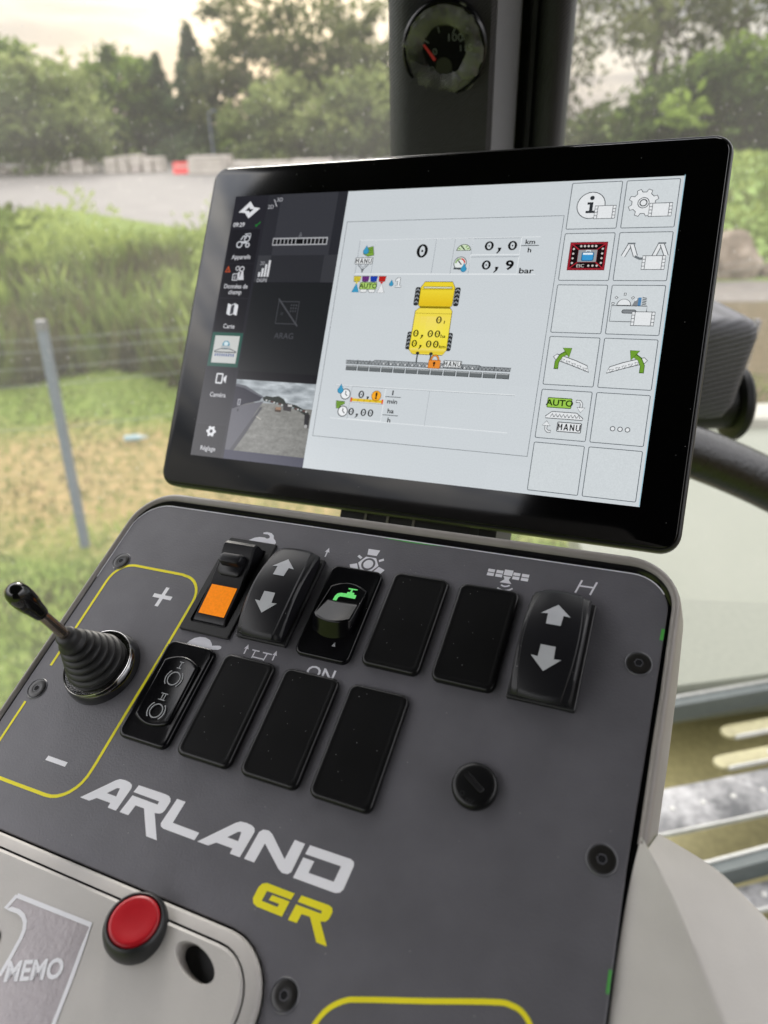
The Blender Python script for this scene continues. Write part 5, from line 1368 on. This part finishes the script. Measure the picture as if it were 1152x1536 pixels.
# lamp mast in front of the trees
M_post = plastic('grey_post_paint', srgb(98, 106, 120), .5, .5)
lm = root('lamp_mast', Matrix.Translation((-13.5, 66, GZ)), 'thin grey lamp mast in front of the conifer', 'lamp mast')
mb = MB(); tube(mb, [(0, 0, 0), (0, 0, 4.2)], [.07, .045], M_post, 8); mb.build('pole', lm); mb = MB(); tube(mb, [(0, 0, 4.15), (.3, -.1, 4.28), (.6, -.2, 4.28)], [.04, .04, .07], M_post, 8); mb.build('lamp_head', lm)
# wire fence
M_wire = plastic('galvanised_wire', srgb(120, 125, 122), .5, .5)
def post(x, y, h, lab):
    t = root('fence_post', Matrix.Translation((x, y, GZ)), lab, 'fence post', 'posts of the wire fence')
    mb = MB(); mb.loft([[(-.028, -.028, -.1), (.028, -.028, -.1), (.028, .028, -.1), (-.028, .028, -.1)], [(-.028+.09, -.028, h), (.028+.09, -.028, h), (.028+.09, .028, h), (-.028+.09, .028, h)]], M_post, True, True); mb.build('pole', t, smooth=False)
    mb = MB(); mb.loft([[(-.034+.09, -.034, h-.02), (.034+.09, -.034, h-.02), (.034+.09, .034, h-.02), (-.034+.09, .034, h-.02)], [(-.03+.09, -.03, h+.04), (.03+.09, -.03, h+.04), (.03+.09, .03, h+.04), (-.03+.09, .03, h+.04)]], M_screwring, True, True); mb.build('post_cap', t, smooth=False)
    return t
post(-2.39, 4.87, 1.75, 'grey metal fence post on the grass left of the screen')
post(4.10, 7.9, .9, 'short grey fence post right of the ribbed box')
wf = root('wire_fence', Matrix.Translation((-2.3, 4.87, GZ)), 'thin horizontal wires strung from the left fence post', 'wire fence')
for k, z in enumerate((1.66, 1.58, 1.46, 1.34, 1.02)):
    mb = MB()
    tube(mb, [(-6, -.6, z+.02), (-2.5, -.25, z-.01), (0, 0, z), (3, .9, z-.02), (6.4, 2.9, z-.04)], [.0022]*5, M_wire, 6); mb.build('wire', wf)
# bottle lying on the grass, small and pale
M_pet = plastic('pale_blue_bottle', srgb(128, 152, 158), .3, .5)
bt = root('plastic_bottle', Matrix.Translation((-2.62, 7.0, GZ+.05)), 'pale blue plastic bottle lying on the dry grass left of the screen', 'bottle')
mb = MB(); tube(mb, [(-.11, 0, 0), (-.10, 0, 0), (.04, 0, .01), (.09, 0, .012), (.12, 0, .014)], [.02, .032, .032, .016, .012], M_pet, 12); mb.build('body', bt); mb = MB(); tube(mb, [(.122, 0, .014), (.14, 0, .014)], .017, M_deckw, 12); mb.build('cap', bt)
# =================================================================== SKY AND SUN
w = bpy.data.worlds.new('World'); sc.world = w; w.use_nodes = True; nt = w.node_tree; nd = nt.nodes; lk = nt.links
bg = nd['Background']; out = nd['World Output']
AZ = math.radians(-10); EL = math.radians(24)
sky = nd.new('ShaderNodeTexSky'); sky.sky_type = 'NISHITA'; sky.sun_disc = False; sky.sun_elevation = EL; sky.sun_rotation = AZ; sky.air_density = 1.2; sky.dust_density = 2.5
lk.new(sky.outputs[0], bg.inputs[0]); bg.inputs[1].default_value = .10
tc = nd.new('ShaderNodeTexCoord'); mp = nd.new('ShaderNodeMapping'); mp.inputs['Scale'].default_value = (2.2, 2.2, 16); lk.new(tc.outputs['Generated'], mp.inputs[0])
nz = nd.new('ShaderNodeTexNoise'); nz.inputs['Scale'].default_value = 2.2; nz.inputs['Detail'].default_value = 6; nz.inputs['Roughness'].default_value = .55; lk.new(mp.outputs[0], nz.inputs[0])
cr = nd.new('ShaderNodeValToRGB'); e = cr.color_ramp.elements; e[0].position = .40; e[0].color = (.46, .48, .55, 1); e[1].position = .60; e[1].color = (1.02, .97, .92, 1)
lk.new(nz.outputs[0], cr.inputs[0])
# warm bright break in the cloud low ahead
dp = nd.new('ShaderNodeVectorMath'); dp.operation = 'DOT_PRODUCT'; lk.new(tc.outputs['Generated'], dp.inputs[0]); dv = Vector((-.11, .98, .13)).normalized(); dp.inputs[1].default_value = dv
pw = nd.new('ShaderNodeMath'); pw.operation = 'POWER'; lk.new(dp.outputs['Value'], pw.inputs[0]); pw.inputs[1].default_value = 140
ml_ = nd.new('ShaderNodeMix'); ml_.data_type = 'RGBA'; ml_.blend_type = 'ADD'; lk.new(pw.outputs[0], ml_.inputs[0]); lk.new(cr.outputs[0], ml_.inputs[6]); ml_.inputs[7].default_value = (1.0, .68, .26, 1)
sx_ = nd.new('ShaderNodeSeparateXYZ'); lk.new(tc.outputs['Generated'], sx_.inputs[0])
zz = nd.new('ShaderNodeMapRange'); lk.new(sx_.outputs[2], zz.inputs[0]); zz.inputs[1].default_value = .16; zz.inputs[2].default_value = .40; zz.inputs[3].default_value = .98; zz.inputs[4].default_value = 5.6
b2 = nd.new('ShaderNodeBackground'); lk.new(ml_.outputs[2], b2.inputs[0]); lk.new(zz.outputs[0], b2.inputs[1])
mx = nd.new('ShaderNodeMixShader'); mx.inputs[0].default_value = .8; lk.new(bg.outputs[0], mx.inputs[1]); lk.new(b2.outputs[0], mx.inputs[2]); lk.new(mx.outputs[0], out.inputs[0])
sun = bpy.data.lights.new('sun', 'SUN'); sun.energy = 2.2; sun.angle = math.radians(14); sun.color = (1, .94, .86)
so = bpy.data.objects.new('sun', sun); COL.objects.link(so)
sd = Vector((math.sin(AZ)*math.cos(EL), math.cos(AZ)*math.cos(EL), math.sin(EL)))
so.rotation_euler = (-sd).to_track_quat('-Z', 'Y').to_euler()
sc.view_settings.view_transform = 'Standard'; sc.view_settings.look = 'None'; sc.view_settings.exposure = 0
sc.cycles.use_denoising = True
sc.cycles.transparent_max_bounces = 12; sc.cycles.max_bounces = 7
